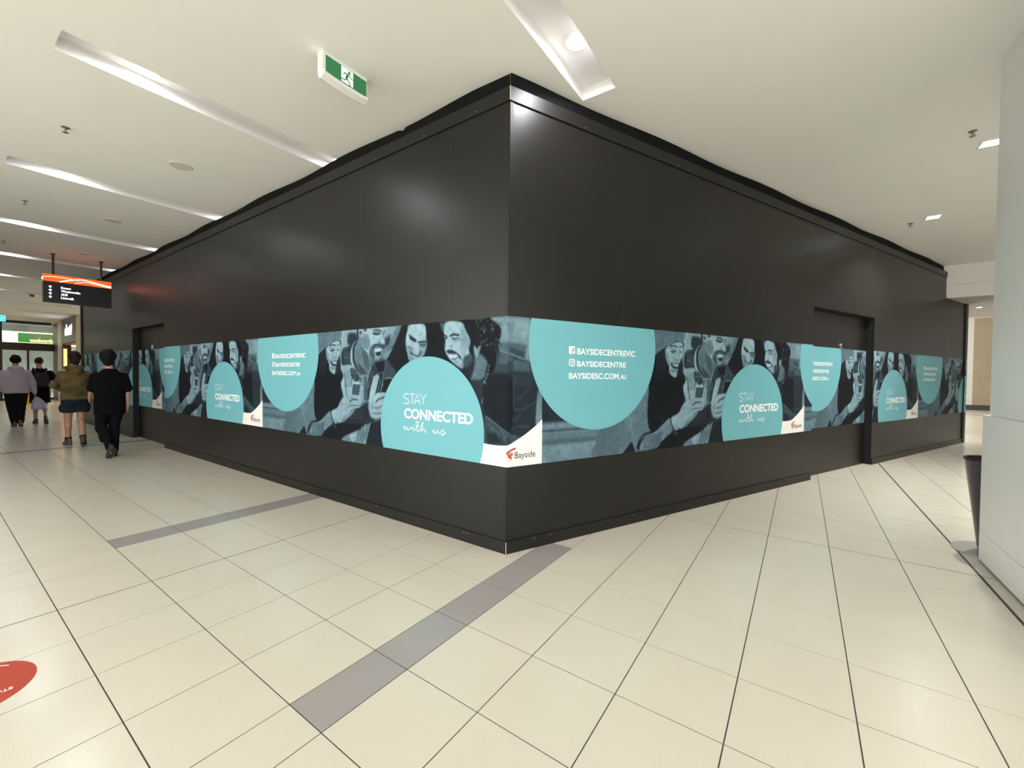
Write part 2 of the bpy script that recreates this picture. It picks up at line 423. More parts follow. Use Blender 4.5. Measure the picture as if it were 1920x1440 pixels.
def clip2d(vf, x0, x1, z0, z1):
    v, f = vf
    if max(p[0] for p in v) <= x0 + 1e-4 or min(p[0] for p in v) >= x1 - 1e-4: return None
    bm = bmesh.new(); bv = [bm.verts.new((p[0], p[1], 0)) for p in v]
    for q in f:
        try: bm.faces.new([bv[i] for i in q])
        except ValueError: pass
    for co, no in (((x0, 0, 0), (-1, 0, 0)), ((x1, 0, 0), (1, 0, 0)), ((0, z0, 0), (0, -1, 0)), ((0, z1, 0), (0, 1, 0))):
        bmesh.ops.bisect_plane(bm, geom=bm.verts[:] + bm.edges[:] + bm.faces[:], plane_co=co, plane_no=no, clear_outer=True)
    bm.verts.index_update(); r = [(p.co.x, p.co.y) for p in bm.verts], [tuple(q.index for q in p.verts) for p in bm.faces]
    bm.free()
    return r if r[1] else None
def put2d(name, vf, fn, material, parent=None, facing=None):
    """flat print: fn maps (x, z) to the world; facing = outward normal"""
    v, f = vf; W = [fn(*p) for p in v]
    if facing is not None and f:
        q = f[len(f) // 2]; a, b, c = [Vector(W[q[i]]) for i in (0, 1, 2)]
        n = sum(((Vector(W[q[i]]) - a).cross(Vector(W[q[(i + 1) % len(q)]]) - a) for i in range(1, len(q) - 1)), Vector())
        if n.dot(Vector(facing)) < 0: f = [tuple(reversed(q)) for q in f]
    return mk(name, W, f, material, parent, recalc=False)

# sticker lettering (read from the far side)
ax = Vector((-.05, -.998, 0)).normalized(); ay = Vector((-ax.y, ax.x, 0))       # reading direction and its up
fl = lambda a, b: (dc[0] + ax.x * a + ay.x * b, dc[1] + ax.y * a + ay.y * b, .0016)
put2d('lettering', fit2d(text2d('STAY', .03), -.158, -.082, .098, .121), fl, M['ink_white'], stk, (0, 0, 1))
put2d('printed_line', ribbon2d([(.205 * math.sin(q), -.205 * math.cos(q)) for q in np.linspace(-.85, .85, 30)], .006), fl, M['ink_white'], stk, (0, 0, 1))

# ================================================================== HOARDING
hoard = empty('hoarding', (CORN[0], CORN[1], 0), 'black panelled hoarding wrapping the corner shop, with a printed photo band', 'hoarding')
ZB, ZT, TB, TT = .7307, 1.9982, 3.763, 3.879
DOORS = {'L': (8.37, 10.49, 2.48, 9.52), 'R': (5.22, 7.40, 2.57, 6.40)}
SEAMS = {'L': [(0, .635), (.635, 1.94), (1.94, 3.25), (3.25, 4.555), (4.555, 5.86), (5.86, 7.165), (7.165, 8.37), (10.49, 11.8), (11.8, 13.1), (13.1, 14.4), (14.4, 15.42)],
         'R': [(0, 1.31), (1.31, 2.62), (2.62, 3.93), (3.93, 5.22), (7.40, 8.7), (8.7, 10.0), (10.0, 11.2)]}
REC = .11      # doors stand back by this much
def panel(w, s0, s1, z0, z1, name='panel', o0=-.018, o1=0.0):
    g = .0005
    mb = wbox(MB(), w, s0 + g, s1 - g, o0, o1, z0, z1); o = mb.build(name, M['black'], hoard)
    bm = bmesh.new(); bm.from_mesh(o.data); bmesh.ops.bevel(bm, geom=bm.edges[:], offset=.0007, segments=1, affect='EDGES'); bm.to_mesh(o.data); bm.free()
    return o
for w in 'LR':
    for s0, s1 in SEAMS[w]: panel(w, s0, s1, .004, TT - .004)
    d0, d1, dh, sm = DOORS[w]
    mid = (d0 + d1) / 2
    panel(w, d0, d1, dh, TT - .004, 'head_panel')
    # jambs, head lining
    wbox(MB(), w, d0 - .03, d0 - .002, -REC + .001, -.019, .0, dh + .03).build('door_jamb', M['black_gap'], hoard)
    wbox(MB(), w, d1 + .002, d1 + .03, -REC + .001, -.0195, .0, dh + .03).build('door_jamb', M['black_gap'], hoard)
    wbox(MB(), w, d0, d1, -REC + .001, -.0195, dh + .0, dh + .03).build('door_head', M['black_gap'], hoard)
    for a, b in ((d0 - .3, sm - .002), (sm + .002, d1 + .25)):
        leaf = wbox(MB(), w, a, b, -REC - .035, -REC, .008, dh + .1).build('door', M['black'], hoard)
        if a < d0:
            zz = 2.03; hs = sm
            mb = wbox(MB(), w, hs - .05, hs + .012, -REC, -REC + .006, zz + .02, zz + .05); wbox(mb, w, hs + .0, hs + .022, -REC, -REC + .012, zz - .05, zz + .05)
            mb.build('hasp', M['steel'], leaf)
    # backing that closes the box behind the panel joints
    for a, b in ((.04 if w == 'L' else .0, d0 - .031), (d1 + .031, 15.4 if w == 'L' else 12.7)):
        wbox(MB(), w, a, b, -.06, -.02, .002, 3.3).build('backing', M['black_gap'], hoard)
    wbox(MB(), w, d0, d1, -.4, -.38, .002, 3.3).build('backing', M['black_gap'], hoard)
# lower end of the right wall, tucked under the bulkhead
panel('R', 11.2, 12.62, .004, 3.315)
wbox(MB(), 'R', 12.6225, 12.78, -.018, .028, .002, 3.335).build('end_post', M['black_trim'], hoard)
wbox(MB(), 'L', 15.4225, 15.52, -.018, .028, .002, TT).build('end_post', M['black_trim'], hoard)
wbox(MB(), 'L', 15.44, 15.52, -2.6, -.0185, .002, TT).build('return_panel', M['black'], hoard)
wbox(MB(), 'R', 12.70, 12.78, -2.2, -.0185, .002, 3.33).build('return_panel', M['black'], hoard)
# skirting and top trim, mitred at the corner
def mitred(name, w, s1, th, z0, z1, s0=None):
    k = math.tan(math.radians((180 - 114.4) / 2)) if s0 is None else 0
    a0 = -th * .645 if s0 is None else s0
    b0 = 0.0 if s0 is None else s0
    p = [wp(w, b0, 0.0005, z0), wp(w, s1, 0.0005, z0), wp(w, s1, th, z0), wp(w, a0, th, z0)]
    mb = MB().pts8(p + [(q[0], q[1], z1) for q in p]); return mb.build(name, M['black_trim'], hoard)
mitred('skirting', 'L', 8.35, .013, .001, .105); mitred('skirting', 'R', 5.21, .013, .001, .105)
mitred('skirting', 'L', 15.42, .013, .001, .105, 10.50); mitred('skirting', 'R', 12.62, .013, .001, .105, 7.41)
mitred('top_trim', 'L', 15.42, .013, TB, TT); mitred('top_trim', 'R', 11.2, .013, TB, TT)
for z0, z1 in ((.004, .102), (TB + .003, TT - .001)):
    p = wp('R', -.0055, .0137, 0); c = Vector((CORN[0], CORN[1], 0)); n = (Vector((NL[0] + NR[0], NL[1] + NR[1], 0))).normalized(); q = c + n * .0158; sd = Vector((-n.y, n.x, 0))
    P = [q - sd * .0022 - n * .004, q + sd * .0022 - n * .004, q + sd * .0022, q - sd * .0022]
    MB().pts8([(a.x, a.y, z0) for a in P] + [(a.x, a.y, z1) for a in P]).build('raw_edge', M['raw_edge'], hoard)
for w in 'LR':
    for z0, z1 in ((.1055, ZB - .002), (ZT + .002, TB - .001)):
        wbox(MB(), w, .0005, .034, .0005, .003, z0, z1).build('corner_trim', M['black_trim'], hoard)
# screws along the trims
for w, ss, z in (('L', [.35, 1.0, 1.75, 2.6, 3.6, 4.8, 6.1], 3.79), ('R', [.8, 2.1, 3.4, 4.7], 3.785), ('L', [.42, .46, 1.7, 3.0], .085), ('R', [.28, .45, 1.5, 2.8], .085)):
    for s in ss:
        wbox(MB(), w, s - .004, s + .004, .0132, .0146, z - .004, z + .004).build('screw', M['steel'], hoard)
# black dust cloth between the trim and the ceiling
def cloth(w, s0, s1, n, amp, ph, base, pin):
    v = []; f = []
    for i in range(n + 1):
        s = s0 + (s1 - s0) * i / n
        for j in range(5):
            q = j / 4; z = TT - .06 + (HC - .0008 - TT + .06) * q
            wv = amp * math.sin(s * 3.1 + ph) * q + amp * .6 * math.sin(s * 7.7 + ph * 2) * (1 - abs(2 * q - 1))
            fold = -.035 * math.exp(-((s - 1.42) / .03) ** 2) * q if w == 'L' else 0
            off = base + wv * min(1, (s - s0) / .4) + fold
            v.append(wp(w, s + pin * .0, off, z))
    for i in range(n):
        for j in range(4): f.append((i * 5 + j, (i + 1) * 5 + j, (i + 1) * 5 + j + 1, i * 5 + j + 1))
    m2 = len(v); d = NL if w == 'L' else NR
    v += [(p[0] - d[0] * .004, p[1] - d[1] * .004, p[2]) for p in v]; f += [tuple(reversed([i + m2 for i in q])) for q in f[:]]
    return mk('dust_cloth', v, f, M['cloth'], hoard, smooth=True, recalc=False)
cloth('L', -.0 + .045, 15.4, 420, .016, .6, -.050, 0); cloth('R', -.0 + .03, 11.2, 320, .013, 1.9, -.045, 0)

# ------------------------------------------------------------------ printed band
ART = [['p',0.42,0,-100,600,4800,600,4800,2100,-100,2100],
['p',0.15,14,-100,1090,500,1090,500,2100,-100,2100],
['p',0.58,14,-100,600,1000,600,1000,1075,-100,1075],
['p',0.3,10,-100,1000,1000,1000,1000,1025,-100,1025],
['p',0.5,16,-100,900,1000,900,1000,990,-100,990],
['p',0.38,14,0,885,800,885,800,930,0,930],
['p',0.72,20,1750,1500,2450,1500,2450,2100,1750,2100],
['p',0.18,16,2048,1949,2123,1968,2212,1941,2212,1829,2048,1835],
['p',0.7,16,2659,2004,2974,1995,2906,1897,2668,1835],
['p',0.22,18,2700,1881,2796,1913,2765,1810,2693,1802],
['p',0.5,12,2882,1980,2966,1996,2906,1867,2891,1786,2845,1694,2798,1664,2685,1655,2652,1751,2741,1790,2781,1830],
['l',0.75,4,8,2845,1787,2766,1727,2661,1693],
['l',0.75,4,7,2876,1755,2782,1690],
['l',0.3,4,9,2860,1797,2797,1788,2766,1748],
['l',0.7,4,7,2798,1716,2694,1666],
['p',0.1,8,2969,2000,2729,1655,2589,1657,2698,1371,3157,1451,3564,1597,3560,2015,2969,2031],
['p',0.1,10,2966,1993,2936,1906,2907,1785,2861,1679,2726,1629,2862,1550,3161,1649,3158,1994],
['p',0.07,8,3315,2003,3566,2006,3563,1666,3310,1671],
['p',0.8,6,3080,1999,3273,1991,3312,1936,3316,1840,3323,1791,3303,1734,3269,1681,3142,1600,3083,1630,3046,1721,3027,1781,3026,1862,3048,1941],
['p',0.66,14,3212,1815,3319,1830,3310,1743,3269,1696,3212,1707],
['p',0.62,10,3030,1776,3104,1769,3134,1718,3177,1698,3254,1725,3296,1715,3255,1677,3105,1630,3068,1700],
['l',0.3,4,9,3049,1781,3104,1774,3126,1748],
['l',0.14,4,10,3090,1729,3126,1704,3184,1683,3241,1696],
['p',0.8,8,3140,1817,3204,1815,3212,1726,3184,1703,3133,1738],
['p',0.86,5,3105,1709,3184,1678,3170,1663,3127,1674],
['l',0.12,4,13,3074,1894,3118,1872,3176,1840],
['p',0.15,6,3074,1874,3111,1878,3183,1830,3154,1822,3104,1843],
['l',0.15,4,16,3211,1819,3268,1820,3323,1820],
['p',0.3,8,3219,1800,3316,1801,3310,1772,3240,1774],
['l',0.3,4,7,3082,1740,3105,1709,3170,1678],
['p',0.35,8,3240,1735,3268,1725,3248,1701,3212,1712],
['p',0.07,8,3560,2006,3777,1992,3923,1990,4063,1994,4101,1995,4108,1404,3871,1461,3775,1550,3563,1643],
['p',0.07,9,3673,1994,3912,1991,4101,1989,4177,1943,4214,1895,4215,1836,4197,1795,4200,1744,4190,1694,4140,1405,3889,1417,3676,1642],
['p',0.22,6,4206,1710,4289,1685,4367,1661,4504,1622,4547,1467,4580,1407,4140,1405,4160,1592],
['p',0.16,6,4030,1515,4547,1519,4593,1372,4574,1232,4573,1084,4452,858,3924,832,3888,1470],
['p',0.34,12,4211,1702,4294,1675,4338,1635,4244,1592,4191,1613],
['p',0.36,12,4333,1635,4494,1613,4515,1532,4344,1542],
['p',0.2,12,4344,1509,4536,1511,4548,1407,4336,1408],
['p',0.1,14,4041,1472,4325,1475,4330,1037,4250,1041,4155,1098,4045,1168],
['l',0.32,6,9,4348,1214,4423,1211,4499,1235,4571,1280],
['l',0.32,6,9,4344,1125,4388,1153,4423,1169],
['l',0.32,6,9,4335,1054,4399,1072,4501,1058],
['l',0.32,6,9,4507,1398,4446,1339,4386,1297],
['l',0.32,6,9,4345,1450,4348,1239],
['p',0.26,5,4051,1142,4144,1101,4197,1075,4266,1038,4326,1004,4390,991,4420,981,4303,871,4037,844],
['l',0.55,4,6,4051,1142,4144,1101,4192,1075,4266,1034,4316,1005],
['l',0.42,7,9,4090,1084,4134,1044,4102,977],
['l',0.42,7,9,4144,1045,4198,1007,4194,956],
['l',0.42,7,9,4219,1034,4251,1012,4267,954],
['l',0.42,7,9,4292,1020,4282,981],
['l',0.42,7,9,4350,998,4371,959],
['l',0.42,7,9,4326,991,4341,944],
['p',0.14,14,4069,1017,4177,1005,4252,927,4070,909],
['p',0.62,9,4107,1989,4288,1990,4499,1986,4486,1810,4461,1749,4226,1768,4197,1795,4215,1836,4214,1895,4177,1943],
['p',0.7,14,4339,1970,4499,1974,4491,1845,4341,1836],
['p',0.4,9,4205,1773,4461,1758,4453,1646,4294,1692,4206,1714],
['p',0.26,10,4307,1742,4457,1698,4453,1646,4303,1692],
['p',0.6,5,4596,1376,4650,1301,4653,1107,4576,1071,4577,1215],
['p',0.62,8,4466,1749,4502,1751,4509,1614,4453,1642],
['l',0.75,4,6,4208,1709,4286,1685,4333,1672,4453,1638],
['p',0.46,12,3904,1656,3983,1690,4067,1623,4057,1550,4019,1472,3871,1465,3905,1550],
['p',0.12,12,3786,1654,3915,1691,3927,1612,3916,1550,3871,1465,3775,1559],
['p',0.68,8,3920,1762,3954,1734,3994,1755,3977,1699,3950,1655,3920,1700],
['l',0.85,4,7,3926,1753,3937,1726],
['l',0.85,4,7,3988,1755,3960,1739],
['p',0.82,6,3573,1991,3759,1981,3807,1927,3831,1885,3867,1826,3873,1781,3856,1737,3868,1683,3804,1649,3799,1595,3775,1561,3658,1623,3614,1661,3569,1718,3562,1764,3571,1829,3551,1881],
['p',0.66,16,3765,1911,3831,1872,3867,1790,3833,1702,3786,1667,3761,1758],
['p',0.28,10,3798,1658,3880,1692,3904,1638,3858,1577,3799,1577],
['p',0.7,8,3664,1628,3774,1649,3792,1613,3775,1563,3714,1591],
['p',0.16,6,3588,1726,3638,1734,3688,1719,3737,1691,3768,1663,3756,1645,3719,1687,3645,1693,3601,1703],
['p',0.92,4,3626,1688,3719,1684,3713,1659,3652,1651,3626,1665],
['l',0.12,4,9,3658,1646,3707,1650,3738,1673],
['l',0.1,4,18,3631,1861,3674,1873,3736,1863],
['l',0.14,4,13,3656,1835,3693,1829,3724,1834],
['l',0.42,4,7,3675,1811,3712,1805,3742,1815],
['l',0.4,4,6,3730,1845,3754,1821],
['l',0.12,4,14,3551,1881,3590,1851],
['l',0.16,4,10,3555,1844,3593,1840],
['l',0.45,4,9,3632,1762,3657,1770,3657,1738],
['l',0.35,4,9,3588,1715,3569,1715,3562,1736],
['l',0.5,4,6,3574,1801,3569,1745],
['l',0.4,4,8,3774,1649,3792,1622,3769,1568],
['p',0.45,8,3499,1987,3550,1983,3541,1914,3522,1911],
['l',0.1,4,8,3515,1972,3528,1915],
['l',0.36,4,6.753865129263157,4019,1960,4032,1960],
['l',0.26,4,4.318549877294591,4162,1799,4169,1804],
['l',0.04,4,4.58030685405772,4015,1767,4022,1780],
['l',0.04,4,4.260154757904766,4039,1836,4043,1849],
['l',0.04,4,4.268038621796171,4113,1823,4128,1823],
['l',0.04,4,5.717100405057675,4195,1775,4209,1778],
['l',0.04,4,5.293129051879921,4182,1779,4194,1784],
['l',0.46,4,4.8412996348486566,4000,1914,4020,1911],
['l',0.36,4,4.608011848517189,4095,1870,4095,1878],
['l',0.43,4,6.712945304591973,4119,1913,4124,1921],
['l',0.04,4,4.712251509475978,3984,1972,3988,1979],
['l',0.04,4,6.687783337335468,4043,1941,4058,1939],
['l',0.61,4,6.325718305675446,4199,1804,4220,1801],
['l',0.26,4,5.332426718443528,4065,1762,4070,1772],
['l',0.2,4,4.5087011314598655,3994,1896,4015,1901],
['l',0.04,4,5.271857557815235,4156,1891,4168,1891],
['l',0.04,4,4.448921604600194,4011,1971,4020,1971],
['l',0.41,4,6.321376375784853,3969,1872,3969,1879],
['l',0.2,4,5.2636628846116835,4065,1751,4079,1753],
['l',0.29,4,4.727167372234399,4024,1776,4040,1784],
['l',0.59,4,5.696032601226628,4012,1930,4033,1930],
['l',0.04,4,6.234178856920524,4207,1880,4218,1891],
['l',0.04,4,6.773732114556184,4084,1958,4086,1965],
['l',0.04,4,5.584071678263799,4046,1829,4057,1839],
['l',0.04,4,4.22314170431963,4126,1819,4127,1827],
['l',0.04,4,4.3828983627294065,4204,1753,4221,1751],
['l',0.04,4,5.707617807511611,4202,1820,4210,1820],
['l',0.04,4,4.039330831393801,4149,1762,4159,1761],
['l',0.04,4,4.605008344990793,4164,1795,4178,1804],
['l',0.04,4,5.579225937418096,4129,1900,4136,1913],
['l',0.04,4,5.824375445562143,3964,1980,3978,1986],
['l',0.55,4,6.482684427680105,3994,1900,4009,1909],
['l',0.28,4,5.459956001985251,3981,1859,3986,1867],
['l',0.56,4,6.3297587136381726,3989,1840,4005,1849],
['l',0.04,4,5.267393338341396,3977,1779,3987,1781],
['l',0.4,4,5.01575472783918,4160,1936,4180,1936],
['l',0.42,4,5.459520074417149,4098,1769,4116,1767],
['l',0.04,4,5.070371699986063,4140,1864,4148,1865],
['l',0.04,4,4.9398177089710105,4154,1749,4163,1758],
['l',0.04,4,6.360548148470035,4188,1866,4208,1870],
['l',0.47,4,4.399764242024719,4115,1875,4118,1881],
['l',0.04,4,5.115964469257454,3979,1953,4000,1953],
['l',0.59,4,4.539026878691785,4105,1897,4122,1896],
['l',0.6,4,6.489321844772432,4124,1902,4136,1900],
['l',0.04,4,5.48572326438891,4162,1789,4183,1790],
['l',0.47,4,6.0261895482166,4106,1761,4106,1774],
['l',0.04,4,5.218334232591951,4148,1833,4166,1837],
['l',0.32,4,5.880390179077404,4112,1771,4129,1774],
['l',0.04,4,4.8513138168668135,4210,1767,4221,1771],
['l',0.04,4,5.844279717490108,4063,1978,4070,1982],
['l',0.61,4,6.963456570295442,4053,1760,4071,1760],
['l',0.28,4,6.784732911218222,4190,1835,4202,1834],
['l',0.6,4,4.489958839071705,4184,1795,4193,1796],
['l',0.41,4,4.472558105393682,4159,1819,4159,1829],
['l',0.62,4,4.867169565179998,3983,1979,3995,1978],
['l',0.04,4,6.635442816671043,4183,1813,4193,1823],
['l',0.04,4,5.507647568253896,4141,1847,4149,1857],
['l',0.56,4,4.768211517814622,3999,1787,4015,1786],
['l',0.37,4,4.084154291717715,4060,1822,4079,1827],
['l',0.04,4,4.696054657502679,4199,1937,4201,1943],
['l',0.04,4,6.989317560159364,4100,1868,4118,1869],
['l',0.04,4,6.501277264885363,4139,1764,4158,1770],
['l',0.04,4,5.800302752958567,4117,1767,4124,1774],
['l',0.04,4,4.922176110394343,3969,1838,3971,1846],
['l',0.04,4,6.679586581499174,4184,1830,4188,1838],
['l',0.04,4,6.962331927311174,4182,1823,4193,1832],
['l',0.04,4,5.793618262805186,4048,1963,4063,1970],
['l',0.04,4,6.090131230098457,4022,1937,4025,1942],
['l',0.55,4,5.870086199214029,3990,1756,4006,1764],
['l',0.04,4,6.447751111892509,4080,1946,4082,1955],
['l',0.61,4,6.2621229926637145,4035,1892,4052,1890],
['l',0.04,4,5.312206193547956,4176,1905,4182,1916],
['l',0.51,4,5.221338017655253,4003,1981,4005,1995],
['l',0.4,4,4.090247938104834,4119,1783,4127,1789],
['l',0.04,4,4.260227894825451,4026,1916,4048,1916],
['l',0.04,4,6.006269795062849,4205,1933,4214,1934],
['l',0.04,4,6.970924881184136,4183,1859,4191,1861],
['l',0.04,4,4.88981224304248,4001,1928,4022,1927],
['l',0.04,4,4.537812364825957,4104,1826,4125,1824],
['l',0.32,4,6.948770026192989,4152,1933,4162,1932],
['l',0.6,4,6.854308623684,4113,1893,4135,1894],
['l',0.04,4,6.004234500312379,4134,1751,4135,1757],
['l',0.04,4,5.086583847478019,4009,1952,4020,1959],
['l',0.28,4,4.71481897004737,4148,1783,4167,1780],
['l',0.49,4,6.833079790126693,4104,1933,4120,1937],
['l',0.26,4,6.476239294335063,4008,1903,4030,1905],
['l',0.5,4,5.178475718879737,4145,1760,4160,1758],
['l',0.24,4,4.089294621571529,3995,1897,4008,1901],
['l',0.43,4,6.683968858683018,4157,1807,4171,1806],
['l',0.04,4,5.800276771172932,4083,1754,4099,1755],
['l',0.04,4,4.414745478815762,4112,1810,4118,1813],
['l',0.46,4,4.510297545715139,3969,1944,3979,1948],
['l',0.04,4,4.774018435109253,4048,1824,4049,1835],
['l',0.04,4,4.590770829341848,4045,1857,4059,1861],
['l',0.04,4,4.429784891406797,4078,1952,4092,1962],
['l',0.04,4,4.2415913874474676,4139,1839,4142,1844],
['l',0.21,4,5.426386592144949,4196,1793,4207,1801],
['l',0.04,4,6.8789118765840875,4176,1925,4190,1928],
['l',0.04,4,6.560659056544108,4182,1907,4195,1905],
['l',0.55,4,6.865892459362027,4069,1962,4070,1971],
['l',0.04,4,4.031773646658271,4164,1928,4167,1942],
['l',0.46,4,6.003221463453568,3959,1919,3973,1924],
['l',0.37,4,4.406486493906106,4119,1859,4127,1868],
['l',0.44,4,4.3545717056106605,3986,1807,3998,1810],
['l',0.31,4,5.077880806407755,4198,1936,4211,1944],
['l',0.04,4,4.511777348383416,4151,1855,4166,1856],
['l',0.04,4,4.581643065694376,4082,1829,4093,1836],
['l',0.04,4,4.9981434753973595,4200,1816,4200,1828],
['l',0.39,4,4.8761817351522225,4036,1909,4048,1911],
['l',0.04,4,4.985557153166752,4054,1827,4056,1835],
['l',0.45,4,7,3988,1781,4060,1809],
['l',0.8,4,6,4028,1892,4032,1866],
['l',0.55,4,6,3943,1980,3952,1949],
['l',0.8,4,7,4091,1589,4086,1571],
['l',0.8,4,7,4084,1554,4080,1537],
['l',0.8,4,7,4077,1520,4072,1502],
['l',0.8,4,7,4063,1485,4059,1468],
['l',0.8,4,7,4047,1459,4043,1441],
['l',0.7,4,6,4020,1426,4042,1454,4056,1427],
['l',0.4,5,6,4161,1728,4177,1656,4176,1550],
['l',0.75,4,6,4021,1297,4013,1253],
['p',0.1,5,1431,1741,1527,1777,1611,1819,1890,1890,1900,1792,1890,1594,1926,1426,1263,1428,1420,1610],
['p',0.07,5,1343,1578,1892,1507,1937,1216,1818,1076,1698,1049,1572,953,1414,901,1369,957,1337,1125,1359,1382],
['p',0.48,6,1410,2006,1886,2018,1901,1900,1867,1899,1806,1905,1740,1892,1611,1828,1438,1741,1431,1867],
['l',0.56,5,6,1432,1984,1429,1802],
['l',0.4,5,6,1459,1986,1457,1809],
['l',0.56,5,6,1487,1987,1484,1815],
['l',0.4,5,6,1515,1989,1512,1822],
['l',0.56,5,6,1543,1991,1540,1829],
['l',0.4,5,6,1571,1993,1568,1836],
['l',0.56,5,6,1599,1995,1596,1843],
['l',0.4,5,6,1628,1996,1624,1850],
['l',0.56,5,6,1657,1998,1653,1857],
['l',0.4,5,6,1686,2000,1682,1864],
['l',0.56,5,6,1715,2002,1711,1872],
['l',0.4,5,6,1744,2004,1740,1879],
['l',0.56,5,6,1774,2006,1769,1886],
['l',0.4,5,6,1803,2008,1799,1893],
['l',0.56,5,6,1833,2009,1829,1901],
['l',0.4,5,6,1863,2011,1859,1908],
['l',0.66,6,13,1439,1746,1596,1823,1732,1889,1806,1904,1874,1902],
['l',0.08,4,11,1485,1759,1618,1824,1755,1886,1814,1896,1874,1889,1898,1861,1892,1821],
['p',0.78,6,1604,1800,1689,1851,1799,1886,1875,1884,1894,1851,1890,1742,1865,1692,1836,1642,1815,1574,1795,1510,1765,1500,1720,1514,1676,1552,1667,1619,1622,1686],
['p',0.55,14,1604,1790,1656,1735,1674,1620,1629,1686],
['p',0.62,10,1675,1581,1807,1583,1794,1544,1705,1553],
['l',0.12,4,15,1683,1836,1748,1844,1801,1834],
['l',0.14,4,12,1691,1779,1728,1771,1772,1780],
['l',0.4,4,8,1661,1812,1713,1809,1772,1802],
['p',0.3,8,1691,1789,1787,1792,1743,1764],
['l',0.2,4,12,1838,1829,1876,1845],
['l',0.2,4,10,1839,1799,1847,1775,1877,1781],
['l',0.3,4,9,1756,1714,1767,1694,1797,1686,1827,1696],
['l',0.5,4,7,1825,1770,1826,1711],
['p',0.08,5,1695,1649,1754,1648,1828,1650,1821,1623,1800,1593,1748,1597,1710,1620],
['p',0.93,4,1717,1640,1776,1641,1828,1642,1818,1618,1762,1619],
['l',0.45,4,7,1687,1658,1746,1670,1828,1657],
['l',0.4,4,8,1719,1567,1778,1563],
['p',0.14,8,1828,1642,1887,1693,1899,1545,1810,1505,1795,1505],
['l',0.06,6,7,1471,1766,1461,1634,1437,1493],
['l',0.24,6,7,1487,1769,1479,1634,1457,1493],
['l',0.06,6,7,1502,1773,1497,1635,1478,1493],
['l',0.24,6,7,1517,1776,1515,1635,1499,1493],
['l',0.06,6,7,1532,1780,1533,1636,1520,1493],
['l',0.24,6,7,1548,1783,1552,1636,1541,1494],
['l',0.06,6,7,1563,1787,1570,1637,1562,1494],
['l',0.24,6,7,1579,1790,1588,1637,1584,1494],
['l',0.06,6,7,1594,1793,1607,1637,1605,1494],
['p',0.52,5,1347,1397,1330,1201,1357,973,1402,940,1315,915,1230,860,1191,737,1170,735,1083,915,978,1059,1191,1205,1305,1352],
['p',0.46,5,680,990,765,1006,978,1056,1082,922,1115,839,985,740,584,740,645,887],
['p',0.1,5,1115,839,1170,731,985,732],
['l',0.3,4,7,1109,1105,1143,985,1177,894],
['l',0.3,4,7,1135,1120,1165,990,1195,896],
['l',0.3,4,7,1161,1135,1187,994,1215,897],
['l',0.3,4,7,1187,1150,1209,999,1234,899],
['l',0.3,4,7,1213,1166,1231,1004,1253,901],
['l',0.3,4,7,1239,1181,1254,1009,1272,903],
['l',0.3,4,7,1265,1197,1276,1014,1291,904],
['l',0.3,4,7,1292,1213,1299,1019,1311,906],
['l',0.3,4,7,1319,1229,1321,1023,1330,908],
['l',0.66,4,5,1122,1104,1155,984,1189,893],
['l',0.66,4,5,1147,1119,1177,989,1208,895],
['l',0.66,4,5,1173,1135,1199,994,1227,897],
['l',0.66,4,5,1199,1150,1221,999,1246,898],
['l',0.66,4,5,1225,1165,1243,1003,1266,900],
['l',0.66,4,5,1252,1181,1265,1008,1285,902],
['l',0.66,4,5,1278,1197,1288,1013,1304,904],
['l',0.66,4,5,1305,1213,1310,1018,1324,905],
['l',0.66,4,5,1332,1228,1333,1023,1344,907],
['l',0.28,4,7,699,996,655,873,602,745],
['l',0.28,4,7,723,1000,677,874,626,745],
['l',0.28,4,7,748,1004,699,875,650,745],
['l',0.28,4,7,772,1008,722,876,674,745],
['l',0.28,4,7,797,1013,744,877,698,745],
['l',0.28,4,7,822,1017,767,879,722,745],
['l',0.28,4,7,847,1021,790,880,747,745],
['l',0.28,4,7,872,1026,813,881,772,745],
['l',0.28,4,7,897,1030,836,882,796,745],
['l',0.28,4,7,923,1035,859,884,821,744],
['l',0.28,4,7,948,1039,883,885,846,744],
['l',0.28,4,7,974,1044,906,886,872,744],
['l',0.28,4,7,1000,1048,930,887,897,744],
['l',0.62,4,6,712,995,668,872,615,744],
['l',0.62,4,6,736,999,690,873,639,744],
['l',0.62,4,6,761,1003,712,874,663,744],
['l',0.62,4,6,785,1008,735,875,687,744],
['l',0.62,4,6,810,1012,758,877,711,744],
['l',0.62,4,6,835,1016,780,878,736,744],
['l',0.62,4,6,860,1021,803,879,760,744],
['l',0.62,4,6,886,1025,826,880,785,743],
['l',0.62,4,6,911,1029,850,881,810,743],
['l',0.62,4,6,937,1034,873,883,835,743],
['l',0.62,4,6,962,1038,896,884,860,743],
['l',0.62,4,6,988,1043,920,885,886,743],
['l',0.08,5,16,1403,917,1304,908,1230,853,1200,796],
['l',0.4,5,7,988,1052,1082,922,1170,738],
['p',0.08,5,1414,901,1725,921,1945,941,2376,1027,2392,967,1951,729,1254,739,1231,831],
['p',0.58,4,1403,902,1492,935,1582,992,1698,1053,1737,920,1644,855,1564,806,1497,749,1363,730,1255,731,1232,786,1316,877],
['l',0.18,4,7,1315,900,1426,877,1573,907],
['l',0.18,4,7,1307,873,1427,854,1573,891],
['l',0.18,4,7,1299,847,1427,831,1574,875],
['l',0.18,4,7,1291,820,1428,808,1574,860],
['l',0.18,4,7,1283,794,1428,785,1574,844],
['l',0.18,4,7,1275,767,1429,762,1575,829],
['l',0.18,4,7,1267,741,1429,739,1575,813],
['l',0.28,4,7,1566,930,1615,845],
['l',0.28,4,7,1605,948,1650,867],
['l',0.28,4,7,1645,967,1684,888],
['l',0.28,4,7,1684,985,1720,909],
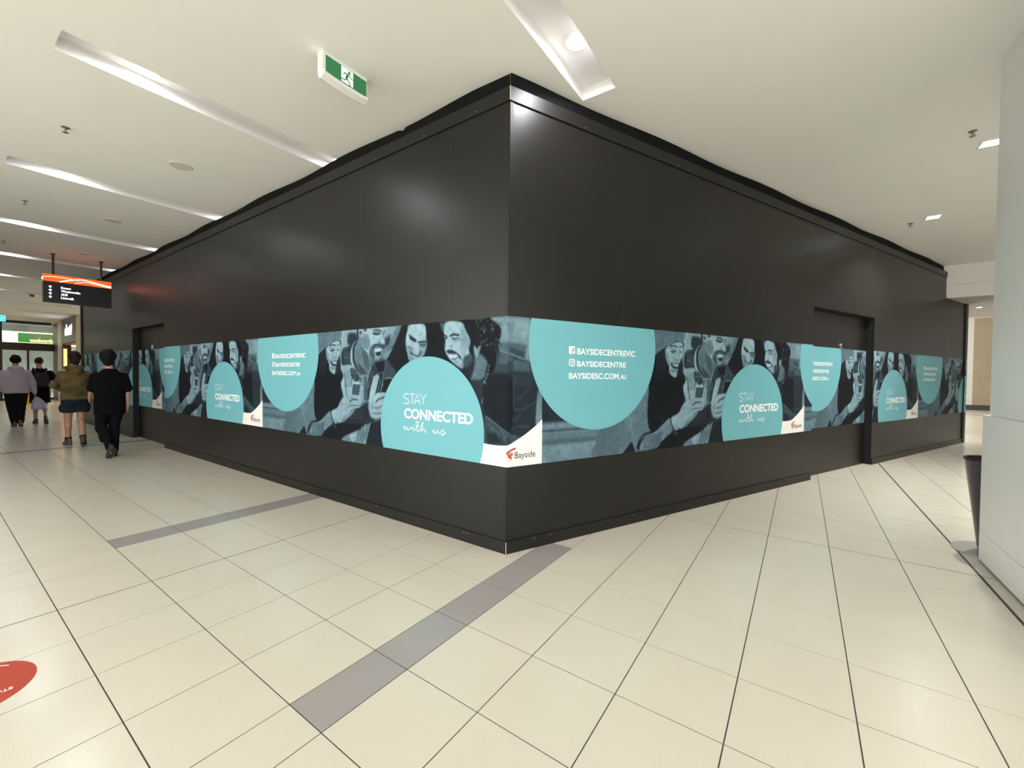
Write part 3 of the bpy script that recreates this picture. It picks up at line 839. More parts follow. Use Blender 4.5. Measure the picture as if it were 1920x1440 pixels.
['l',0.78,4,6,1573,899,1586,851,1564,814],
['p',0.74,4,1710,1048,1841,1107,1901,1185,1987,1248,2115,1261,2175,1235,2169,1210,2196,1177,2197,1135,2185,1110,2094,1072,2019,994,1919,974,1810,916,1749,936],
['p',0.6,10,1820,979,2017,1067,2198,1110,2095,1064,1919,966,1810,916],
['l',0.14,4,12,2001,1186,2077,1209,2169,1206],
['l',0.3,4,9,2028,1145,2118,1154,2197,1147],
['l',0.32,4,9,2055,1099,2119,1121,2185,1119],
['l',0.4,4,8,1965,1118,2015,1157],
['l',0.06,4,14,1710,1048,1723,984,1786,902],
['l',0.6,4,5,1725,921,1811,868,1798,901],
['l',0.3,4,6,1568,1094,1593,1022],
['p',0.52,5,1938,730,2000,790,2232,874,2258,890,2236,740],
['p',0.74,5,2064,794,2232,866,2209,759,2130,731],
['l',0.82,4,8,2311,920,2250,731],
['l',0.86,4,7,2378,968,2290,732],
['p',0.52,6,2211,2002,2343,1995,2344,1770,2415,1659,2459,1550,2433,1479,2318,1473,2199,1561,2162,1663,2171,1763,2217,1851],
['p',0.35,16,2317,1804,2406,1725,2450,1604,2416,1523,2344,1605,2308,1716],
['p',0.25,14,2218,1634,2345,1561,2416,1496,2291,1495],
['p',0.82,6,2343,1995,2396,1997,2724,1989,2700,1954,2651,1920,2693,1844,2685,1813,2644,1788,2644,1762,2611,1656,2553,1646,2467,1680,2406,1736,2335,1781,2316,1881],
['p',0.55,14,2316,1925,2414,1931,2449,1843,2414,1768,2335,1803],
['p',0.7,6,2234,1995,2325,1996,2343,1946,2325,1902,2271,1910,2244,1950],
['p',0.25,7,2253,1972,2298,1975,2298,1942,2271,1944],
['p',0.15,7,2211,2002,2234,2001,2244,1950,2235,1873,2217,1885],
['p',0.22,8,2334,1998,2396,1997,2387,1971,2352,1967],
['p',0.2,6,2491,1965,2542,1984,2651,1962,2634,1950,2551,1967],
['p',0.22,7,2483,1939,2534,1952,2643,1936,2601,1922,2543,1920],
['l',0.12,4,12,2692,1965,2676,1929],
['p',0.24,8,2492,1809,2577,1827,2676,1819,2693,1792,2668,1782,2560,1796,2501,1766,2484,1717],
['p',0.34,12,2466,1799,2509,1808,2527,1733,2544,1679,2611,1667,2553,1646,2467,1680,2432,1735],
['p',0.94,4,2535,1765,2577,1774,2644,1772,2627,1752,2594,1742],
['p',0.15,6,2544,1732,2602,1742,2636,1741,2611,1694,2561,1700],
['l',0.2,4,8,2518,1781,2577,1782,2677,1782],
['l',0.35,4,9,2602,1869,2589,1843,2627,1836],
['l',0.5,4,7,2466,1799,2475,1766,2501,1733],
['p',0.88,6,2610,1869,2676,1876,2688,1834,2635,1831],
['p',0.55,7,2535,1684,2611,1678,2586,1651,2527,1658],
['p',0.16,5,2086,1822,2198,1874,2171,1775,2162,1663,2209,1572,2291,1495,2087,1607,1932,1608,1932,1781],
['l',0.42,4,6,1951,1781,1991,1688,1961,1631],
['l',0.42,4,6,1973,1776,2006,1688,1983,1631],
['l',0.42,4,6,1994,1770,2022,1687,2004,1630],
['l',0.42,4,6,2015,1765,2037,1687,2026,1630],
['l',0.42,4,6,2037,1760,2052,1687,2047,1630],
['l',0.42,4,6,2058,1755,2068,1687,2068,1630],
['l',0.42,4,6,2079,1750,2083,1686,2089,1630],
['l',0.5,4,8,1951,1781,2019,1790,2048,1812],
['l',0.45,4,8,1961,1694,2048,1681],
['p',0.8,4,2212,1868,2170,1848,2133,1787,2134,1663,2172,1584,2218,1539,2264,1506,2236,1511,2134,1578,2096,1663,2105,1776,2161,1854],
['l',0.1,4,10,2212,1852,2171,1808,2152,1730,2171,1651,2236,1550,2273,1506],
['p',0.78,4,2068,1579,2097,1516,2125,1471,2416,1479,2450,1550,2604,1497,2604,1369,1953,1354,1991,1504],
['p',0.78,4,1952,1452,2604,1460,2546,1276,2435,1191,2293,1118,2182,1190,1992,1211],
['p',0.55,5,2273,1472,2416,1485,2399,1364,2274,1361],
['p',0.7,5,2291,1456,2407,1457,2364,1215,2274,1172],
['p',0.22,5,2087,1561,2172,1561,2246,1500,2264,1439,2181,1415,2125,1471],
['l',0.6,4,7,2106,1505,2181,1516,2237,1494],
['l',0.62,4,6,2172,1494,2181,1421],
['l',0.65,4,6,2125,1556,2172,1533],
['p',0.18,5,2459,1561,2510,1604,2579,1513,2502,1469,2451,1365,2408,1364,2416,1452],
['l',0.7,4,7,2476,1577,2416,1485,2398,1424],
['l',0.6,4,6,2502,1534,2451,1447],
['l',0.6,4,6,2451,1442,2442,1365],
['p',0.18,5,2425,1457,2502,1458,2460,1344,2426,1212,2364,1209,2399,1342],
['l',0.6,4,6,2451,1436,2416,1354],
['l',0.55,4,6,2460,1376,2408,1364],
['l',0.7,4,5,2407,1397,2391,1216],
['p',0.26,6,2519,1631,2726,1655,2799,1592,2877,1524,2815,1462,2695,1450,2621,1470,2570,1518],
['l',0.5,4,6,2619,1699,2710,1660,2718,1602,2694,1534],
['p',0.1,8,2527,1625,2702,1645,2686,1529,2579,1523],
['p',0.12,4,2612,1497,2686,1524,2663,1370,2596,1369],
['l',0.85,4,6,2682,1524,2658,1370],
['l',0.75,4,7,2637,1460,2604,1369],
['p',0.12,4,2604,1460,2678,1460,2622,1306,2538,1281],
['l',0.8,4,6,2637,1455,2580,1304],
['l',0.75,4,6,2674,1455,2630,1316],
['l',0.82,4,7,1947,1579,1957,1354],
['l',0.1,4,8,1981,1504,2001,1355],
['l',0.6,4,7,1972,1464,1982,1355],
['l',0.82,4,7,1952,1446,1992,1217],
['l',0.1,4,8,1991,1447,2031,1241],
['l',0.7,4,6,1977,1412,2011,1229],
['l',0.12,4,13,2099,1510,2125,1465,2111,1358],
['p',0.66,5,1996,1498,2078,1562,2102,1465,2088,1357,2021,1355],
['p',0.3,6,2273,1467,2300,1470,2274,1361,2251,1361],
['p',0.34,7,2345,1473,2398,1479,2390,1364,2363,1363],
['l',0.3,5,6,2300,1453,2398,1462],
['l',0.3,5,6,2300,1430,2398,1439],
['l',0.3,5,6,2301,1407,2398,1416],
['l',0.3,5,6,2301,1384,2399,1393],
['p',0.34,7,2345,1385,2407,1403,2399,1216,2337,1208],
['p',0.36,8,2292,1173,2417,1217,2422,1146,2365,1099,2275,1094],
['l',0.58,5,6,2319,1191,2413,1211],
['l',0.58,5,6,2320,1172,2413,1193],
['l',0.58,5,6,2320,1153,2413,1174],
['l',0.58,5,6,2320,1134,2413,1156],
['l',0.58,5,6,2320,1116,2413,1137],
['p',0.12,8,2183,1100,2293,1140,2417,1124,2444,1038,2505,1004,2392,958,2051,939,2127,1029],
['p',0.1,4,2711,1450,2823,1457,2768,1373,2679,1371],
['l',0.8,4,8,2695,1445,2727,1464,2831,1460],
['p',0.1,4,2703,1455,2823,1457,2704,1303,2638,1311],
['p',0.84,4,2125,1409,2292,1401,2292,1362,2116,1358],
['p',0.84,4,2125,1403,2292,1395,2265,1266,2107,1261],
['p',0.32,4,2144,1389,2283,1386,2283,1362,2135,1358],
['p',0.32,4,2140,1389,2283,1384,2256,1266,2121,1267],
['p',0.74,4,1992,1211,2088,1260,2201,1264,2242,1238,2242,1199,2283,1173,2275,1133,2201,1113,2127,1052,2012,987,1874,931,1793,1032,1914,1109,1963,1169],
['p',0.58,12,2012,1033,2183,1112,2108,1051,1993,980,1894,933],
['l',0.12,4,12,2079,1186,2136,1214,2228,1215],
['l',0.3,4,9,2089,1141,2173,1148,2274,1150],
['l',0.32,4,9,2098,1084,2183,1112,2265,1122],
['l',0.4,4,8,2031,1109,2079,1152],
['p',0.14,9,2293,1140,2417,1190,2435,1038,2539,1007,2436,961,2321,953,1993,940,2127,1041],
['l',0.3,6,7,2127,1075,2108,994],
['l',0.3,6,7,2169,1083,2150,997],
['l',0.3,6,7,2211,1091,2192,1000],
['l',0.3,6,7,2252,1099,2234,1002],
['l',0.3,6,7,2293,1106,2275,1005],
['l',0.3,6,7,2333,1114,2316,1008],
['p',0.72,4,2435,1191,2554,1293,2622,1306,2720,1303,2680,1202,2664,1137,2656,1073,2606,1033,2496,1031,2435,1103],
['p',0.8,5,2554,1287,2712,1303,2696,1271,2605,1262,2546,1217,2504,1205],
['l',0.12,4,12,2555,1207,2605,1236,2696,1260],
['l',0.28,4,10,2521,1141,2589,1139,2664,1169],
['l',0.3,4,10,2496,1080,2564,1078,2656,1089],
['l',0.5,4,8,2495,1183,2487,1117],
['p',0.12,6,2453,963,2656,1020,2665,925,2699,738,2454,728,2384,737,2462,974],
['l',0.86,4,7,2457,974,2371,736],
['l',0.82,4,8,2396,925,2344,733]]
def paint(shapes,ss,cell):
    # paints the printed photograph as a tone map; cell in millimetres
    w=int(4640/cell);h=int(1268/cell)
    g=np.full((h,w),.4)
    X=(np.arange(w)+.5)*4640/w;Z=730.7+(np.arange(h)+.5)*1267.5/h
    for sh in shapes:
        tone,bl=sh[1],max(sh[2]*(1.7 if sh[0]=='p' else 1.2),4)
        if sh[0]=='p':
            pts=np.array(sh[3:],float).reshape(-1,2);hw=0
            if len(pts)>4:   # round the outline
                a,b,c,d=np.roll(pts,1,0),pts,np.roll(pts,-1,0),np.roll(pts,-2,0)
                pts=np.stack([.5*(2*b+(c-a)*t+(2*a-5*b+4*c-d)*t*t+(3*b-a-3*c+d)*t**3) for t in (0,.25,.5,.75)],1).reshape(-1,2)
        else: pts=np.array(sh[4:],float).reshape(-1,2);hw=sh[3]/2
        m=hw+bl+4
        i0,i1=np.searchsorted(X,[pts[:,0].min()-m,pts[:,0].max()+m]);j0,j1=np.searchsorted(Z,[pts[:,1].min()-m,pts[:,1].max()+m])
        if i1<=i0 or j1<=j0: continue
        x=X[None,i0:i1];z=Z[j0:j1,None]
        d=np.full((j1-j0,i1-i0),1e9);ins=np.zeros(d.shape,bool)
        n=len(pts)
        for k in range(n if sh[0]=='p' else n-1):
            ax,az=pts[k];bx,bz=pts[(k+1)%n];ex,ez=bx-ax,bz-az
            q=np.clip(((x-ax)*ex+(z-az)*ez)/(ex*ex+ez*ez+1e-9),0,1)
            d=np.minimum(d,np.hypot(x-ax-q*ex,z-az-q*ez))
            if sh[0]=='p' and az!=bz:
                c=((az>z)!=(bz>z))&(x<(bx-ax)*(z-az)/(bz-az)+ax);ins^=c
        sd=np.where(ins,-d,d) if sh[0]=='p' else d-hw
        al=np.clip(.5-sd/bl/1.6,0,1);al=al*al*(3-2*al)
        r=g[j0:j1,i0:i1];r+=(tone-r)*al
    return g
def tint(g):
    ks=np.array([0,.1,.3,.55,.8,1.]);
    R=np.interp(g,ks,[.003,.007,.034,.100,.225,.38]);G=np.interp(g,ks,[.0036,.0095,.056,.168,.350,.52]);B=np.interp(g,ks,[.005,.0135,.072,.205,.410,.58])
    return np.stack([R,G,B],-1)

CELL = 6.5
TONE = paint(ART, 1, CELL * .66)
# soften like an enlarged photograph and add its grain
for _ in range(3):
    TONE[1:-1, 1:-1] = TONE[1:-1, 1:-1] * .5 + .125 * (TONE[:-2, 1:-1] + TONE[2:, 1:-1] + TONE[1:-1, :-2] + TONE[1:-1, 2:])
rng = np.random.default_rng(3)
def clouds(n, amp):
    q = rng.normal(0, 1, (TONE.shape[0] // n + 3, TONE.shape[1] // n + 3)); y = np.arange(TONE.shape[0]) / n; x = np.arange(TONE.shape[1]) / n
    iy, ix = y.astype(int), x.astype(int); ty, tx = (y - iy)[:, None], (x - ix)[None]; ty = ty * ty * (3 - 2 * ty); tx = tx * tx * (3 - 2 * tx)
    g = lambda a, b: q[a][:, b]
    return amp * ((g(iy, ix) * (1 - tx) + g(iy, ix + 1) * tx) * (1 - ty) + (g(iy + 1, ix) * (1 - tx) + g(iy + 1, ix + 1) * tx) * ty)
TONE = np.clip(TONE * (1 + clouds(26, .04) + clouds(9, .035) + clouds(4, .04)) + rng.normal(0, .010, TONE.shape), 0, 1)
PRINT = tint(TONE)
m_ = bpy.data.materials.new('printed_photo'); m_.use_nodes = True; nt = m_.node_tree; b_ = nt.nodes['Principled BSDF']
at = nt.nodes.new('ShaderNodeAttribute'); at.attribute_name = 'print'; nt.links.new(at.outputs['Color'], b_.inputs['Base Color'])
b_.inputs['Roughness'].default_value = .55; b_.inputs['Specular IOR Level'].default_value = .10
M['photo'] = m_
TW = 4.64
def origin_of(w, j):      # wall position of artwork column a: s = sgn*a + s_origin
    return (4.286 + TW * j, -1) if w == 'L' else (.355 + TW * (j - 1), 1)
def band(w, s0, s1, off, cell):
    n = max(2, int((s1 - s0) / cell)); k = int((ZT - ZB) / cell)
    S = np.linspace(s0, s1, n + 1); Z = np.linspace(ZB, ZT, k + 1)
    a = ((4.286 - S) if w == 'L' else (S - .355)) % TW
    h_, w_ = TONE.shape
    fx = np.clip(a / TW * w_ - .5, 0, w_ - 1.001); fz = np.clip((Z - ZB) / (ZT - ZB) * h_ - .5, 0, h_ - 1.001)
    ix = fx.astype(int); iz = fz.astype(int); tx = (fx - ix)[None, :, None]; tz = (fz - iz)[:, None, None]
    g = lambda z_, x_: PRINT[z_][:, x_]
    C = (g(iz, ix) * (1 - tx) + g(iz, ix + 1) * tx) * (1 - tz) + (g(iz + 1, ix) * (1 - tx) + g(iz + 1, ix + 1) * tx) * tz
    d, nn = (DL, NL) if w == 'L' else (DR, NR)
    V = np.zeros((k + 1, n + 1, 3)); V[..., 0] = CORN[0] + d[0] * S[None] + nn[0] * off; V[..., 1] = CORN[1] + d[1] * S[None] + nn[1] * off; V[..., 2] = Z[:, None]
    org = np.array(wp(w, (s0 + s1) / 2, off, ZB)); V -= org
    ii = np.arange(k)[:, None] * (n + 1) + np.arange(n)[None]
    q = np.stack([ii, ii + 1, ii + n + 2, ii + n + 1], -1) if w == 'R' else np.stack([ii, ii + n + 1, ii + n + 2, ii + 1], -1)
    q = q.reshape(-1, 4)
    me = bpy.data.meshes.new('graphic_band'); nf = len(q)
    me.vertices.add(V.size // 3); me.vertices.foreach_set('co', V.ravel()); me.loops.add(nf * 4); me.loops.foreach_set('vertex_index', q.ravel().astype(np.int32))
    me.polygons.add(nf); me.polygons.foreach_set('loop_start', np.arange(nf, dtype=np.int32) * 4); me.update(calc_edges=True)
    ca = me.color_attributes.new('print', 'FLOAT_COLOR', 'POINT'); rgba = np.ones((V.size // 3, 4), np.float32); rgba[:, :3] = C.reshape(-1, 3); ca.data.foreach_set('color', rgba.ravel())
    me.materials.append(M['photo'])
    o = bpy.data.objects.new('graphic_band', me); COL.objects.link(o); o.parent = hoard; o.location = Vector(org) - wloc(hoard)
    tag(o, 'printed photo band of laughing friends with phones')
    return o
segs = [('L', 0, 4.286, .0012, .0065), ('L', 4.286, 8.37, .0012, .010), ('L', 8.33, 10.53, -REC + .0012, .014), ('L', 10.49, 15.42, .0012, .018),
        ('R', 0, .355, .0012, .0065), ('R', .355, 5.22, .0012, .0065), ('R', 5.16, 7.44, -REC + .0012, .010), ('R', 7.40, 12.62, .0012, .014), ('R', 12.62, 12.78, .0292, .014)]
# artwork pieces in artwork coordinates (a, z)
PIECES = []
PIECES.append(('white_corner', poly2d(smooth2d([(3.95, .925), (4.061, .908), (4.146, .905), (4.226, .908), (4.303, .920), (4.376, .954), (4.446, .988), (4.517, 1.031), (4.579, 1.071), (4.64, 1.121)], 4) + [(4.64, .70), (3.95, .70)]), 'white', .0006))
PIECES.append(('blue_circle', disc2d((.646, 1.79), .797), 'teal', .0012))
PIECES.append(('blue_circle', disc2d((3.34, .975), .702), 'teal', .0012))
W_ = 'ink_white'
PIECES.append(('lettering', fit2d(text2d('BAYSIDECENTREVIC', .022), .385, 1.143, 1.703, 1.761), W_, .0018))
PIECES.append(('lettering', fit2d(text2d('BAYSIDECENTRE', .022), .385, 1.013, 1.590, 1.644), W_, .0018))
PIECES.append(('lettering', fit2d(text2d('BAYSIDESC.COM.', .022), .292, .935, 1.476, 1.532), W_, .0018))
PIECES.append(('lettering', fit2d(text2d('AU', .022), .943, 1.022, 1.477, 1.520), W_, .0018))
rr = lambda x0, x1, z0, z1, r: [(cx + r * math.cos(q), cz + r * math.sin(q)) for cx, cz, q0 in ((x1 - r, z1 - r, 0), (x0 + r, z1 - r, 90), (x0 + r, z0 + r, 180), (x1 - r, z0 + r, 270)) for q in np.radians(np.linspace(q0, q0 + 90, 6))]
PIECES.append(('social_icon', poly2d(rr(.288, .358, 1.705, 1.775, .010)), W_, .0018))
PIECES.append(('social_icon', join2d(ribbon2d([(.3335, 1.706), (.3335, 1.748), (.337, 1.757), (.352, 1.759)], .011), ribbon2d([(.322, 1.739), (.350, 1.739)], .010)), 'teal', .0024))
PIECES.append(('social_icon', join2d(ribbon2d(rr(.294, .355, 1.595, 1.656, .016), .008, True), ribbon2d([(.3245 + .014 * math.cos(q), 1.6255 + .014 * math.sin(q)) for q in np.linspace(0, 6.283, 21)[:-1]], .007, True), disc2d((.343, 1.644), .0035, 10)), W_, .0018))
S_ = smooth2d([(3.075, 1.297), (3.05, 1.310), (3.02, 1.306), (3.004, 1.288), (3.012, 1.270), (3.045, 1.258), (3.073, 1.243), (3.076, 1.222), (3.055, 1.210), (3.025, 1.210), (3.000, 1.222)], 5)
PIECES.append(('lettering', join2d(ribbon2d(S_, .0065), ribbon2d([(3.092, 1.309), (3.165, 1.309)], .0065), ribbon2d([(3.1285, 1.309), (3.1285, 1.210)], .0065), ribbon2d([(3.158, 1.210), (3.200, 1.312), (3.242, 1.210)], .0065), ribbon2d([(3.174, 1.241), (3.227, 1.241)], .0065),
                                       ribbon2d([(3.243, 1.312), (3.283, 1.258), (3.322, 1.312)], .0065), ribbon2d([(3.283, 1.258), (3.283, 1.210)], .0065)), W_, .0018))
PIECES.append(('lettering', fit2d(text2d('CONNECTED', .028), 3.007, 3.915, 1.060, 1.163), W_, .0018))
hand = [  # handwritten "with us"
    [(3.000, .955), (3.012, .975), (3.022, .978), (3.018, .952), (3.032, .945), (3.052, .962), (3.060, .978), (3.060, .953), (3.078, .946), (3.100, .968), (3.110, .978), (3.112, .966), (3.130, .966)],
    [(3.130, .966), (3.142, .976), (3.138, .953), (3.150, .946), (3.170, .955), (3.196, 1.000), (3.212, 1.034), (3.204, .990), (3.196, .955), (3.208, .945), (3.228, .955), (3.262, 1.008), (3.282, 1.042), (3.274, 1.000), (3.256, .944), (3.278, .968), (3.298, .978), (3.302, .958), (3.312, .944), (3.332, .956)],
    [(3.158, 1.004), (3.150, .994)], [(3.172, 1.030), (3.196, 1.040), (3.224, 1.032)], [(3.178, .992), (3.232, .998)],
    [(3.412, .955), (3.432, .978), (3.430, .952), (3.444, .944), (3.468, .962), (3.482, .980), (3.480, .955), (3.494, .945), (3.516, .960), (3.548, .985), (3.566, .968), (3.560, .942), (3.538, .934), (3.526, .944), (3.556, .946), (3.590, .960)]]
PIECES.append(('lettering', join2d(*[ribbon2d(smooth2d(h, 5) if len(h) > 2 else h, .0065) for h in hand]), W_, .0018))
PIECES.append(('lettering', fit2d(text2d('Bayside', .004), 4.361, 4.571, .781, .853), 'ink_dark', .0018))
lg = lambda pts: [(4.361 + (x - 510) * .000264, .851 - (y - 580) * .00022 - (x - 510) * .0000232) for x, y in pts]
PIECES.append(('emblem', join2d(poly2d(lg([(200, 590), (260, 530), (420, 430), (550, 385), (530, 470), (450, 490), (330, 560), (250, 610), (245, 700), (215, 650)])), poly2d(lg([(230, 655), (320, 705), (400, 655), (465, 590), (450, 660), (385, 725), (300, 765), (250, 730)])), poly2d(lg([(245, 770), (330, 745), (415, 765), (400, 825), (330, 885), (260, 905), (335, 850), (360, 800), (255, 805)]))), 'red_ink', .0018))
PIECES.append(('emblem', poly2d(lg([(250, 610), (340, 585), (440, 585), (400, 650), (320, 700), (255, 690)])), 'orange_ink', .0016))
for w, s0, s1, off, cell in segs:
    bo = band(w, s0, s1, off, cell)
    fn = lambda s, z, w=w: None
    nrm = (*NL, 0) if w == 'L' else (*NR, 0)
    for j in range(-1, 5):
        so, sg = origin_of(w, j)
        for nm, (v, f), mt, dz in PIECES:
            vf = clip2d(([(so + sg * p[0], p[1]) for p in v], f), s0, s1, ZB, ZT)
            if vf: put2d(nm, vf, lambda s, z: wp(w, s, off + dz, z), M[mt], bo, nrm)
# ================================================================== CEILING FITTINGS
M['chrome'] = mat('sprinkler_metal', (.32, .29, .25), .35, metal=.8)
M['speaker'] = mat('speaker_grille', (.66, .63, .57), .7)
def sprinkler(c, label):
    t = empty('sprinkler', (c[0], c[1], HC), label, 'sprinkler', 'ceiling sprinklers')
    MB().lathe((*c, HC), [(.034, -.0005), (.034, -.004), (.016, -.009), (.010, -.012)], 20).build('escutcheon', M['chrome'], t)
    mb = MB().lathe((*c, HC), [(.008, -.010), (.008, -.034), (.005, -.05)], 12)
    for s in (-1, 1): mb.tube([(c[0] + s * .008, c[1], HC - .02), (c[0] + s * .017, c[1], HC - .034), (c[0] + s * .004, c[1], HC - .052)], .003, 6)
    mb.build('frame', M['chrome'], t)
    MB().lathe((*c, HC), [(.024, -.051), (.024, -.054), (.004, -.056)], 20).build('deflector', M['chrome'], t)
sprinkler((-4.70, -.50), 'sprinkler head on the ceiling near the front light slot')
sprinkler((-7.91, -.46), 'sprinkler head on the ceiling between the second and third light slots')
sprinkler((-11.22, -.41), 'sprinkler head on the ceiling left of the hanging directory sign')
sprinkler((2.993, 4.755), 'sprinkler head on the ceiling beside the column downlight')
sprinkler((3.018, 7.83), 'sprinkler head on the ceiling between the hoarding and the far downlight')
def speaker(c, label):
    t = empty('ceiling_speaker', (c[0], c[1], HC), label, 'speaker', 'round ceiling speakers')
    MB().lathe((*c, HC), [(.118, -.0005), (.118, -.005), (.110, -.009), (.098, -.008), (.098, -.0005)], 48).build('rim', M['speaker'], t)
    MB().lathe((*c, HC), [(.097, -.0075), (.097, -.0035)], 48).build('grille', M['speaker'], t)
speaker((-4.674, .47), 'round off-white ceiling speaker nearest the hoarding')
speaker((-7.9, .50), 'round off-white ceiling speaker second along the corridor')
speaker((-11.1, .686), 'round off-white ceiling speaker above the directory sign')
t = empty('smoke_detector', (-19.2, .8, HC), 'small dark domed camera on the far corridor ceiling', 'camera')
MB().lathe((-19.2, .8, HC), [(.10, -.0005), (.10, -.03), (.07, -.035)], 24).build('housing', M['speaker'], t)
MB().lathe((-19.2, .8, HC), [(.065, -.036), (.06, -.065), (.035, -.09), (.005, -.098)], 24).build('dome', M['gloss_black'], t, smooth=True)

# ------------------------------------------------------------------ exit sign
M['sign_white'] = mat('sign_casing', (.80, .79, .76), .4)
M['exit_green'] = mat('exit_green', (.025, .19, .075), .35, emit=(.03, .30, .11), estr=.10)
M['exit_white'] = mat('exit_white', (.8, .9, .88), .35, emit=(.8, 1, .97), estr=.25)
U0 = -1.49
ex = empty('exit_sign', (U0 - .03, .625, 3.8), 'green and white running-man exit sign on the ceiling', 'exit sign')
prof = [(U0 - .075, HC - .0005), (U0, HC - .0005), (U0 - .002, 3.875), (U0 + .016, 3.866), (U0 + .014, 3.842), (U0 - .004, 3.832), (U0 - .03, 3.818), (U0 - .06, 3.832), (U0 - .075, 3.87)]
def extr(name, prof, v0, v1, material, parent, dz=lambda v: 0, n=1):
    V = []; F = []; k = len(prof)
    for i in range(n + 1):
        v = v0 + (v1 - v0) * i / n
        V += [(p[0], v, p[1] + (dz(v) if p[1] < 3.88 else 0)) for p in prof]
    for i in range(n):
        for j in range(k): F.append((i * k + j, i * k + (j + 1) % k, (i + 1) * k + (j + 1) % k, (i + 1) * k + j))
    F += [tuple(range(k)), tuple(n * k + j for j in range(k))]
    return mk(name, V, F, material, parent)
extr('casing', prof, .425, .825, M['sign_white'], ex, lambda v: -.012 * (1 - ((v - .625) / .2) ** 2), 12)
PV0, PV1, PZ0, PZ1 = .448, .818, 3.872, 4.002
pf = lambda q: (lambda x, y: (U0 + q, PV0 + (PV1 - PV0) * x, PZ1 - (PZ1 - PZ0) * y))
put2d('green_panel', poly2d([(0, 0), (1, 0), (1, 1), (0, 1)]), pf(.0012), M['exit_green'], ex, (1, 0, 0))
put2d('white_panel', poly2d([(.36, .02), (.655, .02), (.655, .96), (.36, .96)]), pf(.0022), M['exit_white'], ex, (1, 0, 0))
asp = (PV1 - PV0) / (PZ1 - PZ0)
def rb(pts, w): v, f = ribbon2d([(p[0] * asp, p[1]) for p in pts], w); return [(p[0] / asp, p[1]) for p in v], f
man = join2d(([(.556 + .033 * math.cos(q), .20 + .033 * asp * math.sin(q)) for q in np.linspace(0, 6.28, 17)[:-1]], [tuple(range(16))]),
             rb([(.41, .47), (.445, .36), (.515, .33)], .06), rb([(.53, .33), (.585, .45), (.648, .50)], .06), rb([(.525, .32), (.49, .58), (.48, .70)], .14),
             rb([(.48, .66), (.456, .78), (.33, .80)], .065), rb([(.50, .64), (.545, .76), (.586, .94), (.555, .96)], .065))
put2d('running_figure', man, pf(.0032), M['exit_green'], ex, (1, 0, 0))
mb = MB()
for q in (.15, .5, .85): mb.box(U0, U0 + .006, PV0 + (PV1 - PV0) * q - .006, PV0 + (PV1 - PV0) * q + .006, PZ1 - .004, PZ1 + .006)
mb.build('clips', M['sign_white'], ex)

# ------------------------------------------------------------------ hanging directory sign
M['sign_black'] = mat('sign_black', (.008, .008, .010), .25)
M['sign_orange'] = mat('sign_orange', (.7, .10, .01), .4, emit=(1, .115, .012), estr=.8)
M['sign_swoosh'] = mat('sign_swoosh', (1, .6, .5), .4, emit=(1, .52, .42), estr=1.8)
M['sign_text'] = mat('sign_text', (.9, .9, 1), .4, emit=(.85, .88, 1), estr=2.5)
M['rod'] = mat('dark_rod', (.03, .018, .024), .4)
SU, SV0, SV1 = -11.6, .143, 1.212
ds = empty('directory_sign', (SU, .68, 2.97), 'hanging black directory sign with glowing orange header over the corridor', 'sign')
box('body', (SU - .13, SU, SV0, SV1, 2.975, 3.424), M['sign_black'], ds, .004)
box('header', (SU - .128, SU + .004, SV0 + .002, SV1 - .002, 3.4245, 3.575), M['sign_orange'], ds, .003)
for v in (.30, 1.05):
    MB().lathe((SU - .065, v, 0), [(.020, 3.5755), (.020, HC - .0005)], 14).build('rod', M['rod'], ds)
    MB().lathe((SU - .065, v, 0), [(.045, HC - .012), (.045, HC - .0004)], 18).build('ceiling_plate', M['rod'], ds)
SW = SV1 - SV0
sf = lambda q: (lambda x, z: (SU + q, SV0 + SW * x, z))
for pts, w in (([(0, 3.500), (.12, 3.525), (.30, 3.527), (.50, 3.51)], .012), ([(.22, 3.427), (.34, 3.48), (.48, 3.527), (.58, 3.535), (.75, 3.505), (.90, 3.475), (.995, 3.462)], .026), ([(.44, 3.44), (.52, 3.475), (.62, 3.49), (.75, 3.475), (.9, 3.45), (.99, 3.436)], .012)):
    v, f = ribbon2d([(p[0] * SW, p[1]) for p in smooth2d(pts, 6)], w)
    vf = clip2d(([(p[0] / SW, p[1]) for p in v], f), 0, 1, 3.426, 3.574)
    put2d('swoosh', vf, sf(.006), M['sign_swoosh'], ds, (1, 0, 0))
for k, (s, x1) in enumerate((('Kmart', .385), ('Woolworths', .52), ('ALDI', .335), ('Lincraft', .425))):
    z = 3.285 - .072 * k
    put2d('lettering', fit2d(text2d(s, .014), .245, x1, z, z + .047), sf(.0012), M['sign_text'], ds, (1, 0, 0))
    a = .098; h = .022
    put2d('arrow', join2d(poly2d([(a - .026, z + .022), (a, z + .050), (a + .026, z + .022)]), poly2d([(a - .008, z), (a + .008, z), (a + .008, z + .022), (a - .008, z + .022)])), sf(.0012), M['sign_text'], ds, (1, 0, 0))
MB().lathe((SU - .02, SV0 - .004, 3.475), [(.012, -.02), (.012, .02)], 12).build('end_lamp', M['sign_text'], ds)

